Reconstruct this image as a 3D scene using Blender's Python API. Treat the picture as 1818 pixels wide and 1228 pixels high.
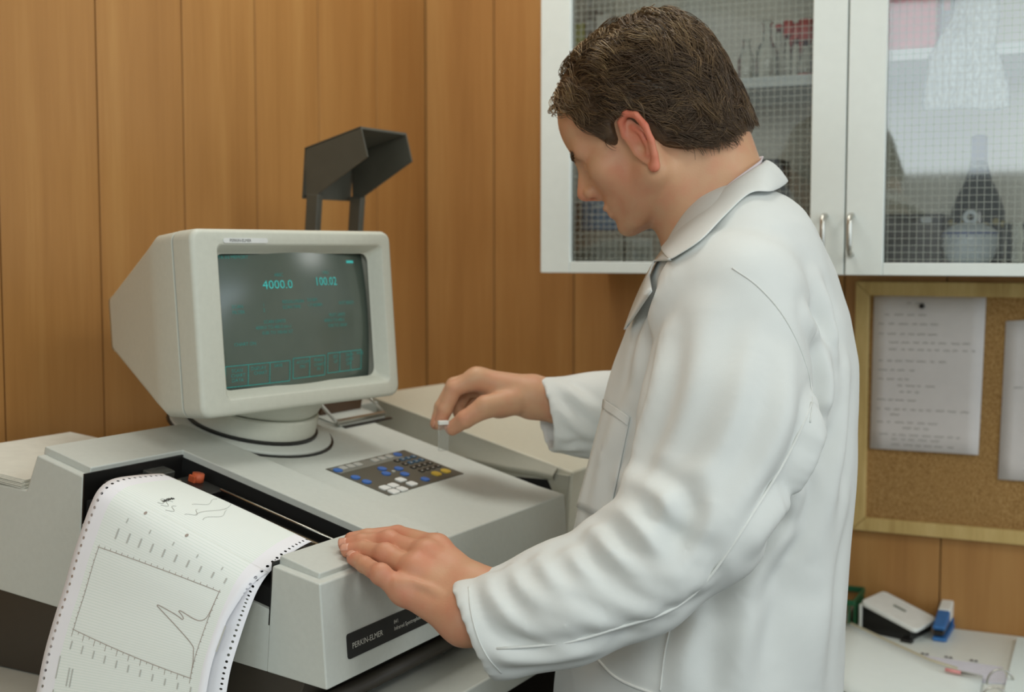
import bpy, math, random
import numpy as np
from mathutils import Vector, Matrix

for _o in list(bpy.data.objects):
    bpy.data.objects.remove(_o, do_unlink=True)
random.seed(7)
RNG = np.random.default_rng(11)
SC = bpy.context.scene
COL = SC.collection

# ------------------------------------------------------------------ camera
F_PX, CX, CY, CAM_H = 2300.0, 909.0, 614.0, 1.45
PITCH = math.atan(170.0 / F_PX)
cam_data = bpy.data.cameras.new('camera')
cam_data.sensor_width = 36.0
cam_data.lens = 36.0 * F_PX / 1818.0
cam_data.clip_start = 0.05
cam_data.dof.use_dof = True
cam_data.dof.focus_distance = 1.36
cam_data.dof.aperture_fstop = 5.0
cam = bpy.data.objects.new('camera', cam_data)
cam.location = (0, 0, CAM_H)
cam.rotation_euler = (math.pi / 2 - PITCH, 0, 0)
COL.objects.link(cam)
SC.camera = cam

# ------------------------------------------------------------------ world, lights, exposure
SC.view_settings.view_transform = 'Standard'
SC.view_settings.look = 'None'
SC.view_settings.gamma = 1.0
SC.view_settings.use_curve_mapping = False
SC.view_settings.exposure = 0.0

world = bpy.data.worlds.new('room_ambient')
SC.world = world
world.use_nodes = True
_bg = world.node_tree.nodes['Background']
_bg.inputs['Color'].default_value = (0.93, 1.0, 0.99, 1)
_bg.inputs['Strength'].default_value = 0.52


def area_light(name, loc, target, size, size_y, power, color):
    d = bpy.data.lights.new(name, 'AREA')
    d.shape = 'RECTANGLE'
    d.size, d.size_y, d.energy, d.color = size, size_y, power, color
    o = bpy.data.objects.new(name, d)
    o.location = loc
    o.rotation_euler = (Vector(target) - Vector(loc)).to_track_quat('-Z', 'Y').to_euler()
    COL.objects.link(o)
    return o


area_light('ceiling_lamp_right', (1.4, 0.2, 2.5), (0.1, 1.8, 1.1), 0.6, 0.6, 10.0, (0.98, 1.0, 0.95))
area_light('lamp_by_camera', (0.1, -0.5, 2.1), (0.1, 1.8, 1.2), 0.6, 0.6, 8.5, (0.98, 1.0, 0.94))
area_light('ceiling_lamp_back', (-0.1, 1.9, 2.72), (-0.1, 1.9, 0.0), 1.0, 0.6, 11.5, (0.98, 1.0, 0.94))
area_light('window_daylight', (-1.73, -2.34, 2.27), (0.7, 2.0, 1.6), 1.62, 0.86, 19, (0.84, 0.95, 1.0))
area_light('side_window_daylight', (2.6, 0.2, 1.7), (0.2, 1.5, 1.2), 1.2, 1.0, 11.5, (0.80, 0.94, 1.06))

# ------------------------------------------------------------------ geometry helpers
_th = PITCH
FW = np.array([0, math.cos(_th), -math.sin(_th)])
UP = np.array([0, math.sin(_th), math.cos(_th)])
RT = np.array([1.0, 0, 0])
CAMP = np.array([0, 0, CAM_H])
ZZ = np.array([0, 0, 1.0])


def ray(px, py):
    return FW + RT * (px - CX) / F_PX - UP * (py - CY) / F_PX


def at(px, py, Y):
    """a measured picture point at a depth Y (metres along the floor) as a world point"""
    d = ray(px, py)
    return CAMP + d * (Y / d[1])


def hit(px, py, p0, n):
    d = ray(px, py)
    return CAMP + d * (np.dot(np.asarray(p0) - CAMP, n) / np.dot(d, n))


def unit(v):
    v = np.asarray(v, float)
    return v / np.linalg.norm(v)


ORIGIN = {}


def thing(name, loc, label, cat, group=None, kind=None):
    o = bpy.data.objects.new(name, None)
    o.empty_display_size = 0.05
    COL.objects.link(o)
    o.location = tuple(loc)
    ORIGIN[o.name] = np.array(loc, float)
    tag(o, label, cat, group, kind)
    return o


def tag(o, label=None, cat=None, group=None, kind=None):
    if label: o['label'] = label
    if cat: o['category'] = cat
    if group: o['group'] = group
    if kind: o['kind'] = kind
    return o


def mesh(name, verts, faces, mat, parent=None, smooth=False, bevel=0.0, seg=2, loc=None, uv=None, wn=False):
    """one mesh object from world-space vertices; stored relative to its thing's base"""
    v = np.asarray(verts, float)
    if parent is not None:
        org = ORIGIN[parent.name]
    else:
        org = np.array(loc, float) if loc is not None else np.array(
            [(v[:, 0].min() + v[:, 0].max()) / 2, (v[:, 1].min() + v[:, 1].max()) / 2, v[:, 2].min()])
    me = bpy.data.meshes.new(name)
    me.from_pydata((v - org).tolist(), [], [tuple(int(i) for i in f) for f in faces])
    me.update()
    if uv is not None:
        lay = me.uv_layers.new(name='UVMap')
        uva = np.asarray(uv, float)
        idx = np.empty(len(me.loops), int)
        me.loops.foreach_get('vertex_index', idx)
        lay.data.foreach_set('uv', uva[idx].ravel())
    if mat is not None:
        me.materials.append(mat)
    if smooth:
        me.polygons.foreach_set('use_smooth', [True] * len(me.polygons))
    o = bpy.data.objects.new(name, me)
    COL.objects.link(o)
    ORIGIN[o.name] = org
    if parent is not None:
        o.parent = parent
    else:
        o.location = tuple(org)
    if bevel > 0:
        m = o.modifiers.new('bevel', 'BEVEL')
        m.width = bevel
        m.segments = seg
        m.limit_method = 'ANGLE'
        m.angle_limit = math.radians(35)
        me.polygons.foreach_set('use_smooth', [True] * len(me.polygons))
        m.harden_normals = True
    return o


# fix-up so children of children stay in place
def place(o):
    return o


BOXF = [(0, 3, 2, 1), (4, 5, 6, 7), (0, 1, 5, 4), (1, 2, 6, 5), (2, 3, 7, 6), (3, 0, 4, 7)]


class Frame:
    def __init__(s, o, a, b, n):
        s.o, s.a, s.b, s.n = [np.asarray(q, float) for q in (o, a, b, n)]

    def w(s, l):
        l = np.asarray(l, float)
        return s.o + np.multiply.outer(l[..., 0], s.a) + np.multiply.outer(l[..., 1], s.b) + np.multiply.outer(l[..., 2], s.n)

    def l(s, q):
        d = np.asarray(q) - s.o
        return np.array([d @ s.a / (s.a @ s.a), d @ s.b / (s.b @ s.b), d @ s.n / (s.n @ s.n)])

    def box(s, a, b, n):
        (a0, a1), (b0, b1), (n0, n1) = a, b, n
        return s.w(np.array([(a0, b0, n0), (a1, b0, n0), (a1, b1, n0), (a0, b1, n0),
                             (a0, b0, n1), (a1, b0, n1), (a1, b1, n1), (a0, b1, n1)])), BOXF

    def sub(s, l):
        return Frame(s.w(l), s.a, s.b, s.n)


def orient(v, f):
    """consistent outward winding"""
    import bmesh
    bm = bmesh.new()
    vs = [bm.verts.new(tuple(p)) for p in v]
    for q in f:
        try:
            bm.faces.new([vs[i] for i in q])
        except ValueError:
            pass
    bmesh.ops.recalc_face_normals(bm, faces=bm.faces)
    bm.verts.index_update()
    out = [tuple(w.index for w in q.verts) for q in bm.faces]
    bm.free()
    return v, out


def prism(poly, axis):
    """extrude a closed world-space polygon by a world vector"""
    p = np.asarray(poly, float)
    k = len(p)
    v = np.vstack([p, p + np.asarray(axis)])
    f = [tuple(range(k))[::-1], tuple(range(k, 2 * k))] + [(i, (i + 1) % k, k + (i + 1) % k, k + i) for i in range(k)]
    return orient(v, f)


def join(*vfs):
    V, Fs, k = [], [], 0
    for v, f in vfs:
        V.append(np.asarray(v, float))
        Fs += [tuple(i + k for i in q) for q in f]
        k += len(v)
    return np.vstack(V), Fs


def tube(pts, rad, seg=8, caps=True):
    p = np.asarray(pts, float)
    n = len(p)
    r = np.full(n, rad) if np.isscalar(rad) else np.asarray(rad, float)
    t = np.gradient(p, axis=0)
    t /= np.linalg.norm(t, axis=1)[:, None] + 1e-12
    ref = np.array([0, 0, 1.0]) if abs(t[0, 2]) < 0.9 else np.array([1.0, 0, 0])
    u = np.cross(t[0], ref)
    u /= np.linalg.norm(u)
    V = []
    for i in range(n):
        u = u - t[i] * (u @ t[i])
        u /= np.linalg.norm(u)
        w = np.cross(t[i], u)
        for k in range(seg):
            an = 2 * math.pi * k / seg
            V.append(p[i] + r[i] * (math.cos(an) * u + math.sin(an) * w))
    Fs = [(i * seg + k, i * seg + (k + 1) % seg, (i + 1) * seg + (k + 1) % seg, (i + 1) * seg + k)
          for i in range(n - 1) for k in range(seg)]
    if caps:
        Fs += [tuple(range(seg))[::-1], tuple(range((n - 1) * seg, n * seg))]
    return np.array(V), Fs


def lathe(base, prof, seg=32, axes=None):
    """prof: list of (radius, height) from bottom to top"""
    A, B, N = axes if axes else (np.array([1., 0, 0]), np.array([0, 1., 0]), ZZ)
    base = np.asarray(base, float)
    V, Fs = [], []
    for r, h in prof:
        for k in range(seg):
            an = 2 * math.pi * k / seg
            V.append(base + A * r * math.cos(an) + B * r * math.sin(an) + N * h)
    m = len(prof)
    for i in range(m - 1):
        for k in range(seg):
            Fs.append((i * seg + k, i * seg + (k + 1) % seg, (i + 1) * seg + (k + 1) % seg, (i + 1) * seg + k))
    Fs += [tuple(range(seg))[::-1], tuple(range((m - 1) * seg, m * seg))]
    return np.array(V), Fs


def spline(pts, n):
    """Catmull-Rom through points"""
    p = np.asarray(pts, float)
    q = np.vstack([2 * p[0] - p[1], p, 2 * p[-1] - p[-2]])
    out = []
    m = len(p) - 1
    for t in np.linspace(0, m - 1e-9, n):
        i = int(t); s = t - i
        a, b, c, d = q[i], q[i + 1], q[i + 2], q[i + 3]
        out.append(0.5 * ((2 * b) + (c - a) * s + (2 * a - 5 * b + 4 * c - d) * s * s + (3 * b - a - 3 * c + d) * s ** 3))
    return np.array(out)


def rrect(w, h, r, k=4):
    out = []
    for cx, cy, a0 in ((w / 2 - r, h / 2 - r, 0), (-w / 2 + r, h / 2 - r, 90), (-w / 2 + r, -h / 2 + r, 180), (w / 2 - r, -h / 2 + r, 270)):
        for i in range(k + 1):
            a = math.radians(a0 + 90 * i / k)
            out.append((cx + r * math.cos(a), cy + r * math.sin(a)))
    return out


def text_mesh(name, body, origin, ux, uy, size, mat, parent, depth=0.0002, align='LEFT'):
    """lettering as a thin mesh: ux along the line, uy up the letters"""
    cu = bpy.data.curves.new(name, 'FONT')
    cu.body = body
    cu.size = size
    cu.align_x = align
    cu.resolution_u = 2
    tmp = bpy.data.objects.new(name + '_tmp', cu)
    COL.objects.link(tmp)
    bpy.context.view_layer.update()
    me = bpy.data.meshes.new_from_object(tmp)
    v = np.array([tuple(q.co) for q in me.vertices])
    f = [tuple(p.vertices) for p in me.polygons]
    bpy.data.objects.remove(tmp, do_unlink=True)
    bpy.data.meshes.remove(me)
    bpy.data.curves.remove(cu)
    ux, uy = unit(ux), unit(uy)
    uz = np.cross(ux, uy)
    W = np.asarray(origin) + np.outer(v[:, 0], ux) + np.outer(v[:, 1], uy) + np.outer(np.full(len(v), depth), uz)
    return mesh(name, W, f, mat, parent)


# ------------------------------------------------------------------ materials
def new_mat(name):
    m = bpy.data.materials.new(name)
    m.use_nodes = True
    return m, m.node_tree, m.node_tree.nodes['Principled BSDF']


def ramp(nt, fac, stops):
    r = nt.nodes.new('ShaderNodeValToRGB')
    while len(r.color_ramp.elements) < len(stops):
        r.color_ramp.elements.new(0.5)
    for e, (p, c) in zip(r.color_ramp.elements, stops):
        e.position = p
        e.color = (*c, 1)
    nt.links.new(fac, r.inputs[0])
    return r.outputs[0]


def srgb(r, g, b):
    f = lambda c: (c / 255 / 12.92) if c / 255 <= 0.04045 else ((c / 255 + 0.055) / 1.055) ** 2.4
    return (f(r), f(g), f(b))


def plain(name, col, rough=0.5, metal=0.0, noise=0.04, scale=60.0, bump=0.0, spec=0.5, bscale=None, **kw):
    """plain colour with a faint procedural mottling and fine relief"""
    m, nt, p = new_mat(name)
    tc = nt.nodes.new('ShaderNodeTexCoord')
    nz = nt.nodes.new('ShaderNodeTexNoise')
    nz.inputs['Scale'].default_value = scale
    nz.inputs['Detail'].default_value = 4
    nt.links.new(tc.outputs['Object'], nz.inputs['Vector'])
    c = np.array(col)
    nt.links.new(ramp(nt, nz.outputs['Fac'], [(0.3, tuple(c * (1 - noise))), (0.7, tuple(np.clip(c * (1 + noise), 0, 1)))]), p.inputs['Base Color'])
    p.inputs['Roughness'].default_value = rough
    p.inputs['Metallic'].default_value = metal
    p.inputs['Specular IOR Level'].default_value = spec
    for k, v in kw.items():
        p.inputs[k.replace('_', ' ')].default_value = v
    if bump:
        n2 = nt.nodes.new('ShaderNodeTexNoise')
        n2.inputs['Scale'].default_value = bscale or scale * 8
        nt.links.new(tc.outputs['Object'], n2.inputs['Vector'])
        b = nt.nodes.new('ShaderNodeBump')
        b.inputs['Strength'].default_value = bump
        b.inputs['Distance'].default_value = 0.001
        nt.links.new(n2.outputs['Fac'], b.inputs['Height'])
        nt.links.new(b.outputs[0], p.inputs['Normal'])
    return m


def wood(name, dark, mid, light, rough=0.42, across=9.0, along=0.5, axis_z=True):
    m, nt, p = new_mat(name)
    tc = nt.nodes.new('ShaderNodeTexCoord')
    oi = nt.nodes.new('ShaderNodeObjectInfo')
    mp = nt.nodes.new('ShaderNodeMapping')
    mp.inputs['Scale'].default_value = (across, across, along) if axis_z else (along, across, across)
    nt.links.new(tc.outputs['Object'], mp.inputs['Vector'])
    ad = nt.nodes.new('ShaderNodeVectorMath')
    sc = nt.nodes.new('ShaderNodeVectorMath'); sc.operation = 'SCALE'
    sc.inputs[0].default_value = (37, 53, 11)
    nt.links.new(oi.outputs['Random'], sc.inputs['Scale'])
    nt.links.new(mp.outputs[0], ad.inputs[0])
    nt.links.new(sc.outputs[0], ad.inputs[1])
    n1 = nt.nodes.new('ShaderNodeTexNoise')
    n1.inputs['Scale'].default_value = 1.6
    n1.inputs['Detail'].default_value = 5
    n1.inputs['Distortion'].default_value = 0.4
    nt.links.new(ad.outputs[0], n1.inputs['Vector'])
    n2 = nt.nodes.new('ShaderNodeTexNoise')
    n2.inputs['Scale'].default_value = 14
    n2.inputs['Detail'].default_value = 3
    nt.links.new(ad.outputs[0], n2.inputs['Vector'])
    mx = nt.nodes.new('ShaderNodeMix'); mx.data_type = 'FLOAT'
    mx.inputs[0].default_value = 0.28
    nt.links.new(n1.outputs['Fac'], mx.inputs[2]); nt.links.new(n2.outputs['Fac'], mx.inputs[3])
    nt.links.new(ramp(nt, mx.outputs[0], [(0.30, dark), (0.5, mid), (0.68, light)]), p.inputs['Base Color'])
    p.inputs['Roughness'].default_value = rough
    p.inputs['Specular IOR Level'].default_value = 0.35
    return m


M = {}
M['wall_wood'] = wood('wood_panel', srgb(158, 112, 62), srgb(170, 123, 70), srgb(180, 135, 80))
M['groove'] = plain('groove_dark', srgb(112, 84, 44), 0.8)
M['pine'] = wood('pine_frame', srgb(176, 146, 88), srgb(196, 168, 108), srgb(210, 184, 126), 0.5, 20, 2)
M['floor'] = plain('floor_vinyl', srgb(120, 116, 108), 0.5, noise=0.1, scale=8)
M['plaster'] = plain('white_plaster', srgb(205, 205, 198), 0.9, noise=0.03)
M['case'] = plain('putty_plastic', srgb(200, 204, 198), 0.55, noise=0.02, scale=150, bump=0.10, bscale=900)
M['case_mon'] = plain('monitor_plastic', srgb(204, 206, 194), 0.5, noise=0.02, scale=150, bump=0.10, bscale=900)
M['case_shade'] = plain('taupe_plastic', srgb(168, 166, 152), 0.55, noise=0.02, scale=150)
M['base_dark'] = plain('dark_brown_plastic', srgb(58, 52, 44), 0.5, noise=0.05)
M['black'] = plain('black_plastic', srgb(22, 21, 20), 0.4)
M['black_matt'] = plain('black_matt', srgb(14, 14, 13), 0.9)
M['charcoal'] = plain('charcoal_metal', srgb(76, 75, 66), 0.42, noise=0.06, scale=40)
M['steel'] = plain('brushed_steel', srgb(190, 188, 180), 0.3, metal=1.0)
M['bronze'] = plain('bronze_strip', srgb(120, 104, 80), 0.4, metal=0.6)
M['whiteplastic'] = plain('white_plastic', srgb(232, 234, 230), 0.4)
M['orange'] = plain('orange_plastic', srgb(196, 92, 54), 0.5)
M['lam_white'] = plain('white_laminate', srgb(226, 232, 228), 0.35, noise=0.015)
M['bench'] = plain('bench_laminate', srgb(212, 213, 204), 0.4, noise=0.03, scale=30)
M['paper_plain'] = plain('plain_paper', srgb(222, 222, 212), 0.8)
# ================================================================== the room
DL = unit(np.array([*ray(2177, 444)[:2], 0]))          # along the left wall, towards the corner
DR = unit(np.array([*ray(-3900, 440)[:2], 0]))         # along the right wall, towards the corner
WR0 = at(1760, 445, 2.2); WR0[2] = 0                   # a point of the right wall
NR = np.array([-DR[1], DR[0], 0]); NR = NR if NR @ (CAMP - WR0) > 0 else -NR
_c = hit(757, 444, WR0, NR)
CORNER = np.array([_c[0], _c[1], 0])
NL = np.array([DL[1], -DL[0], 0]); NL = NL if NL @ (CAMP - CORNER) > 0 else -NL
CEIL = 2.75


def wall_dist(px, n, d):
    q = hit(px, 444, CORNER, n)
    return float((CORNER - q)[:2] @ d[:2])              # distance from the corner


def panelled_wall(name, d, n, edges, length, mat):
    fr = Frame(CORNER, -d, n, ZZ)
    v, f = fr.box((-0.12, length), (-0.06, -0.0035), (0, CEIL))
    w = mesh(name, v, f, M['groove'], loc=tuple(CORNER - d * length / 2))
    tag(w, kind='structure')
    for e0, e1 in zip(edges[:-1], edges[1:]):
        g = 0.0011
        v, f = fr.box((e0 + g, e1 - g), (-0.0045, 0.0), (0, CEIL))
        p = mesh('panel', v, f, mat, w, bevel=0.0008, seg=1)
    return w


gl = [0.0] + sorted(wall_dist(x, NL, DL) for x in (1.5, 179, 330, 458, 569, 671))
step = gl[-1] - gl[-2]
while gl[-1] < 2.6:
    gl.append(gl[-1] + step)
panelled_wall('wall_left', DL, NL, gl, 2.75, M['wall_wood'])
gr = [0.0] + sorted(wall_dist(x, NR, DR) for x in (877, 1019))
step = gr[-1] - gr[-2]
while gr[-1] < 2.4:
    gr.append(gr[-1] + step)
panelled_wall('wall_right', DR, NR, gr, 2.55, M['wall_wood'])
RW = Frame(CORNER, -DR, NR, ZZ)                         # right wall frame: along, out of the wall, up

v, f = Frame((0, 0, 0), (1, 0, 0), (0, 1, 0), ZZ).box((-3.2, 3.6), (-3.4, 3.6), (-0.05, 0.0))
tag(mesh('floor', v, f, M['floor']), kind='structure')
v, f = Frame((0, 0, 0), (1, 0, 0), (0, 1, 0), ZZ).box((-3.2, 3.6), (-3.4, 3.6), (CEIL, CEIL + 0.05))
tag(mesh('ceiling', v, f, M['plaster']), kind='structure')
# ================================================================== instrument frame (measured)
DA = DL.copy()                                          # along the front of the instrument
DB = np.array([DA[1], -DA[0], 0])                       # towards the operator
IO = at(580.4, 1226, 1.28)                              # lower front corner of the cover
_q = hit(0, 1047.6, IO, DA) - IO
TILT = math.atan2(_q[2], -(_q @ DB))
IB = DB * math.cos(TILT) - ZZ * math.sin(TILT)
IN = ZZ * math.cos(TILT) + DB * math.sin(TILT)
I = Frame(IO, DA, IB, IN)
BENCH_Z = 0.952
SL = math.radians(9.506)                                # slope of the lid over the cover
LB0, LN0 = -0.0263, 0.1138                              # front edge of the lid in the instrument frame
LT = IB * math.cos(SL) - IN * math.sin(SL)
LM = IN * math.cos(SL) + IB * math.sin(SL)
LID = Frame(I.w((0, LB0, LN0)), DA, LT, LM)             # lid frame: a, distance from the front edge (negative = back), height


def lid_n(b):
    """height of the lid plane in the instrument frame at depth b"""
    return LN0 - (b - LB0) * math.tan(SL)


# ---- bench
bo = IO.copy(); bo[2] = 0
BF = Frame(bo, DA, DB, ZZ)
bench = thing('lab_bench', BF.w((0.35, -0.3, 0)), 'pale laminate lab bench under the grey instrument', 'bench')
v, f = BF.box((-0.9, 1.12), (-0.645, 0.0434), (BENCH_Z - 0.032, BENCH_Z))
mesh('worktop', v, f, M['bench'], bench, bevel=0.003)
for aa in (-0.85, 0.15, 1.05):
    v, f = BF.box((aa, aa + 0.05), (-0.60, -0.02), (0.0, BENCH_Z - 0.032))
    mesh('support_panel', v, f, M['base_dark'], bench)
v, f = BF.box((-0.85, 1.1), (-0.62, -0.60), (0.10, BENCH_Z - 0.032))
mesh('back_panel', v, f, M['base_dark'], bench)

# ---- instrument body
inst = thing('spectrometer', BF.w((0.3, -0.25, BENCH_Z)),
             'large putty-grey benchtop infrared spectrometer with plotter and key panel, on the bench', 'spectrometer')
# cover: side profile in (b, n), extruded along a
BR = -0.4290                                            # back of the raised part
cov = [(0.0, 0.0), (-0.0167, 0.1074), (-0.427, lid_n(-0.427) - 0.0075), (-0.4425, 0.128), (-0.50, 0.1262), (-0.635, 0.12), (-0.635, 0.0)]
CA1 = 0.553


def bslab(a0, a1, prof):
    poly = [I.w((a0, b, n)) for b, n in prof]
    return prism(poly, DA * (a1 - a0))


# plotter well is open towards the left face: build the cover from slabs around it
S0, S1 = -0.3530, -0.0785                               # plotter opening along b
WELL_A = 0.1605
ntop = lambda b: lid_n(b) - 0.0085
front_blk = [(0.0, 0.0), (-0.0167, 0.1074), (S1, ntop(S1)), (S1, 0.0)]
back_blk = [(S0, 0.0), (S0, ntop(S0)), (-0.427, ntop(-0.427)), (-0.4425, 0.128), (-0.50, 0.1262), (-0.635, 0.118), (-0.635, 0.0)]
mid_blk_left = [(S1, 0.0), (S1, 0.0665), (S0, 0.106), (S0, 0.0)]      # below the open paper chute
mid_blk_right = [(S1, 0.0), (S1, ntop(S1)), (S0, ntop(S0)), (S0, 0.0)]
mesh('front_housing', *bslab(0.0, CA1, front_blk), M['case'], inst, bevel=0.0022)
mesh('rear_housing', *bslab(0.0, CA1, back_blk), M['case'], inst, bevel=0.0022)
mesh('chute_panel', *bslab(0.0012, WELL_A, mid_blk_left), M['case'], inst, bevel=0.001)
mesh('centre_housing', *bslab(WELL_A, CA1, mid_blk_right), M['case'], inst)
# console top sheet (one clean surface over the blocks, right of the lid)
v, f = LID.box((0.235, CA1 + 0.0006), (-0.4065, 0.004), (-0.0105, -0.0078))
mesh('console_top', v, f, M['case'], inst, bevel=0.0012)

# ---- C-shaped lid around the plotter opening
LH = 0.0105
Lb = lambda b: (b - LB0) / math.cos(SL)                 # instrument b -> lid coordinate
t_back, t_s0, t_s1, t_front = Lb(-0.4285), Lb(S0), Lb(S1), 0.0
lid_poly = [(0.012, t_front), (0.240, t_front), (0.240, t_back), (0.012, t_back), (0.012, t_s0), (0.160, t_s0), (0.160, t_s1), (0.012, t_s1)]
poly = [LID.w((a, t, -LH)) for a, t in lid_poly]
mesh('lid', *prism(poly, LM * LH), M['case'], inst, bevel=0.0018)

# ---- plotter works inside the opening
v, f = I.box((0.150, 0.162), (S0 + 0.002, S1 - 0.002), (0.03, 0.09))
well = mesh('plotter_well', *bslab(0.006, 0.159, [(S1 - .001, 0.060), (S1 - .001, ntop(S1) - 0.028), (S0 + .001, ntop(S0) - 0.028), (S0 + .001, 0.1)]), M['black_matt'], inst)
v, f = bslab(0.1578, 0.1598, [(S1, 0.07), (S1, ntop(S1)), (S0, ntop(S0)), (S0, 0.09)])
mesh('well_wall', v, f, M['black_matt'], inst)
for (b0, b1) in ((S1 - 0.0015, S1 + 0.0002), (S0 - 0.0002, S0 + 0.0015)):
    v, f = bslab(0.0012, 0.159, [(b1, 0.05), (b1, ntop(b1) + 0.003), (b0, ntop(b0) + 0.003), (b0, 0.05)])
    mesh('well_cheek', v, f, M['black'], inst)


def lidbar(name, a0, a1, t0, t1, h0, h1, mat, bevel=0.001, parent=inst):
    v, f = LID.box((a0, a1), (t0, t1), (h0, h1))
    return mesh(name, v, f, mat, parent, bevel=bevel)


TS0, TS1 = t_s0 + 0.003, t_s1 - 0.003
M['smoke'] = plain('smoked_bar', srgb(66, 66, 62), 0.25)
lidbar('pen_rail', 0.106, 0.1105, TS0, TS1 - 0.012, -0.020, -0.0155, M['bronze'])
lidbar('paper_bar', 0.0815, 0.104, TS0, TS1, -0.028, -0.0215, M['smoke'], 0.003)
mesh('guide_rod', *tube(np.array([LID.w((0.1355, t, -0.0165)) for t in np.linspace(TS0 + 0.085, TS1 - 0.014, 4)]), 0.0017, 8), M['steel'], inst, smooth=True)
car = lidbar('pen_carriage', 0.116, 0.146, TS0 + 0.030, TS0 + 0.085, -0.026, -0.0185, M['black'], 0.002)
mesh('pen', *tube([LID.w((0.135, TS0 + 0.048, -0.020)), LID.w((0.1355, TS0 + 0.048, -0.009))], [0.008, 0.0072], 14), M['orange'], car, smooth=True)
mesh('pen_clip', *LID.box((0.125, 0.1285), (TS0 + 0.042, TS0 + 0.052), (-0.020, -0.0105)), M['orange'], car, bevel=0.001)
mesh('screw', *lathe(LID.w((0.1128, TS0 + 0.040, -0.0185)), [(0.0026, 0), (0.0026, 0.0016), (0.0012, 0.0024)], 12, (DA, LT, LM)), M['steel'], car, smooth=True)
lidbar('end_bracket', 0.098, 0.150, TS1 - 0.020, TS1 - 0.001, -0.026, -0.0165, M['black'], 0.002)
lidbar('end_block', 0.090, 0.125, TS0 + 0.001, TS0 + 0.022, -0.024, -0.0130, M['smoke'], 0.002)
lidbar('platen', 0.020, 0.0805, TS0 + 0.010, TS1 - 0.006, -0.020, -0.0120, M['black'], 0.003)

# ---- key panel
KA0, KA1 = 0.3022, 0.4850
KT0, KT1 = Lb(-0.2395), Lb(-0.1390)
KH = -0.0078
M['keypanel'] = plain('key_panel', srgb(84, 82, 72), 0.5, noise=0.04)
M['keystrip'] = plain('key_strip', srgb(124, 124, 116), 0.5)
M['keygrey'] = plain('soft_key_grey', srgb(176, 176, 170), 0.5)
M['keyblue'] = plain('blue_key', srgb(58, 108, 184), 0.45)
M['keywhite'] = plain('white_key', srgb(226, 228, 226), 0.45)
M['keyyellow'] = plain('yellow_key', srgb(206, 174, 66), 0.45)
M['keydark'] = plain('dark_key', srgb(38, 36, 30), 0.45)
M['keyteal'] = plain('teal_key', srgb(48, 92, 122), 0.45)
v, f = LID.box((KA0, KA1), (KT0, KT1), (KH - 0.003, KH + 0.0008))
kp = mesh('key_panel', v, f, M['keypanel'], inst, bevel=0.0004, seg=1)
KW, KD = KA1 - KA0, KT1 - KT0


def key(name, u, w, mat, ru=0.05, rw=0.08, rnd=None, h=0.0016):
    """u across (0..1, left to right), w down the panel (0..1, back to front)"""
    c = LID.w((KA0 + u * KW, KT0 + w * KD, KH + 0.0008))
    W_, D_ = ru * KW, rw * KD
    r = min(W_, D_) * (0.25 if rnd is None else rnd)
    poly = [c + DA * x + LT * y for x, y in rrect(W_, D_, r, 3)]
    return mesh(name, *prism(poly, LM * h), mat, kp)


v, f = LID.box((KA0 + 0.004, KA1 - 0.030), (KT0 + 0.003, KT0 + 0.022), (KH + 0.0006, KH + 0.0012))
mesh('soft_key_strip', v, f, M['keystrip'], kp)
for u in (0.135, 0.225, 0.315, 0.53, 0.625, 0.72):
    key('soft_key', u, 0.10, M['keygrey'], 0.068, 0.10, h=0.0016)
for u, w in ((0.055, 0.125), (0.06, 0.40), (0.065, 0.57), (0.42, 0.36), (0.36, 0.50), (0.555, 0.46), (0.495, 0.63), (0.83, 0.10), (0.555, 0.885)):
    key('blue_key', u, w, M['keyblue'], 0.075, 0.115, 0.5)
key('centre_key', 0.457, 0.495, M['keygrey'], 0.03, 0.05, 0.5)
for u, w in ((0.175, 0.82), (0.07, 0.82), (0.175, 0.955), (0.07, 0.955), (0.335, 0.74), (0.345, 0.90)):
    key('white_key', u + 0.02, w, M['keywhite'], 0.085, 0.115)
for u, w in ((0.755, 0.83), (0.885, 0.83)):
    key('yellow_key', u, w, M['keyyellow'], 0.085, 0.13, 0.45)
for i in range(4):
    for j in range(4):
        u, w = 0.70 + 0.075 * i, 0.25 + 0.135 * j
        key('numeric_key', u, w, M['keyteal'] if (i >= 1 and j <= 1) else M['keydark'], 0.05, 0.075, h=0.0012)
        mm = key('key_legend', u - 0.004, w + 0.012, M['keygrey'], 0.016, 0.022, h=0.0016)

# ---- sample compartment to the right
blkA0, blkA1 = 0.648, 0.868
tb = Lb(-0.414); tf = Lb(-0.052)
rb = [(-0.052, -0.040), (-0.052, lid_n(-0.052)), (-0.414, lid_n(-0.414)), (-0.635, 0.12), (-0.635, -0.09)]
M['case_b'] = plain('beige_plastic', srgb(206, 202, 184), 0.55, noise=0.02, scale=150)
mesh('optics_housing', *bslab(blkA0, blkA1, rb), M['case_b'], inst, bevel=0.004, seg=3)
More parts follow.
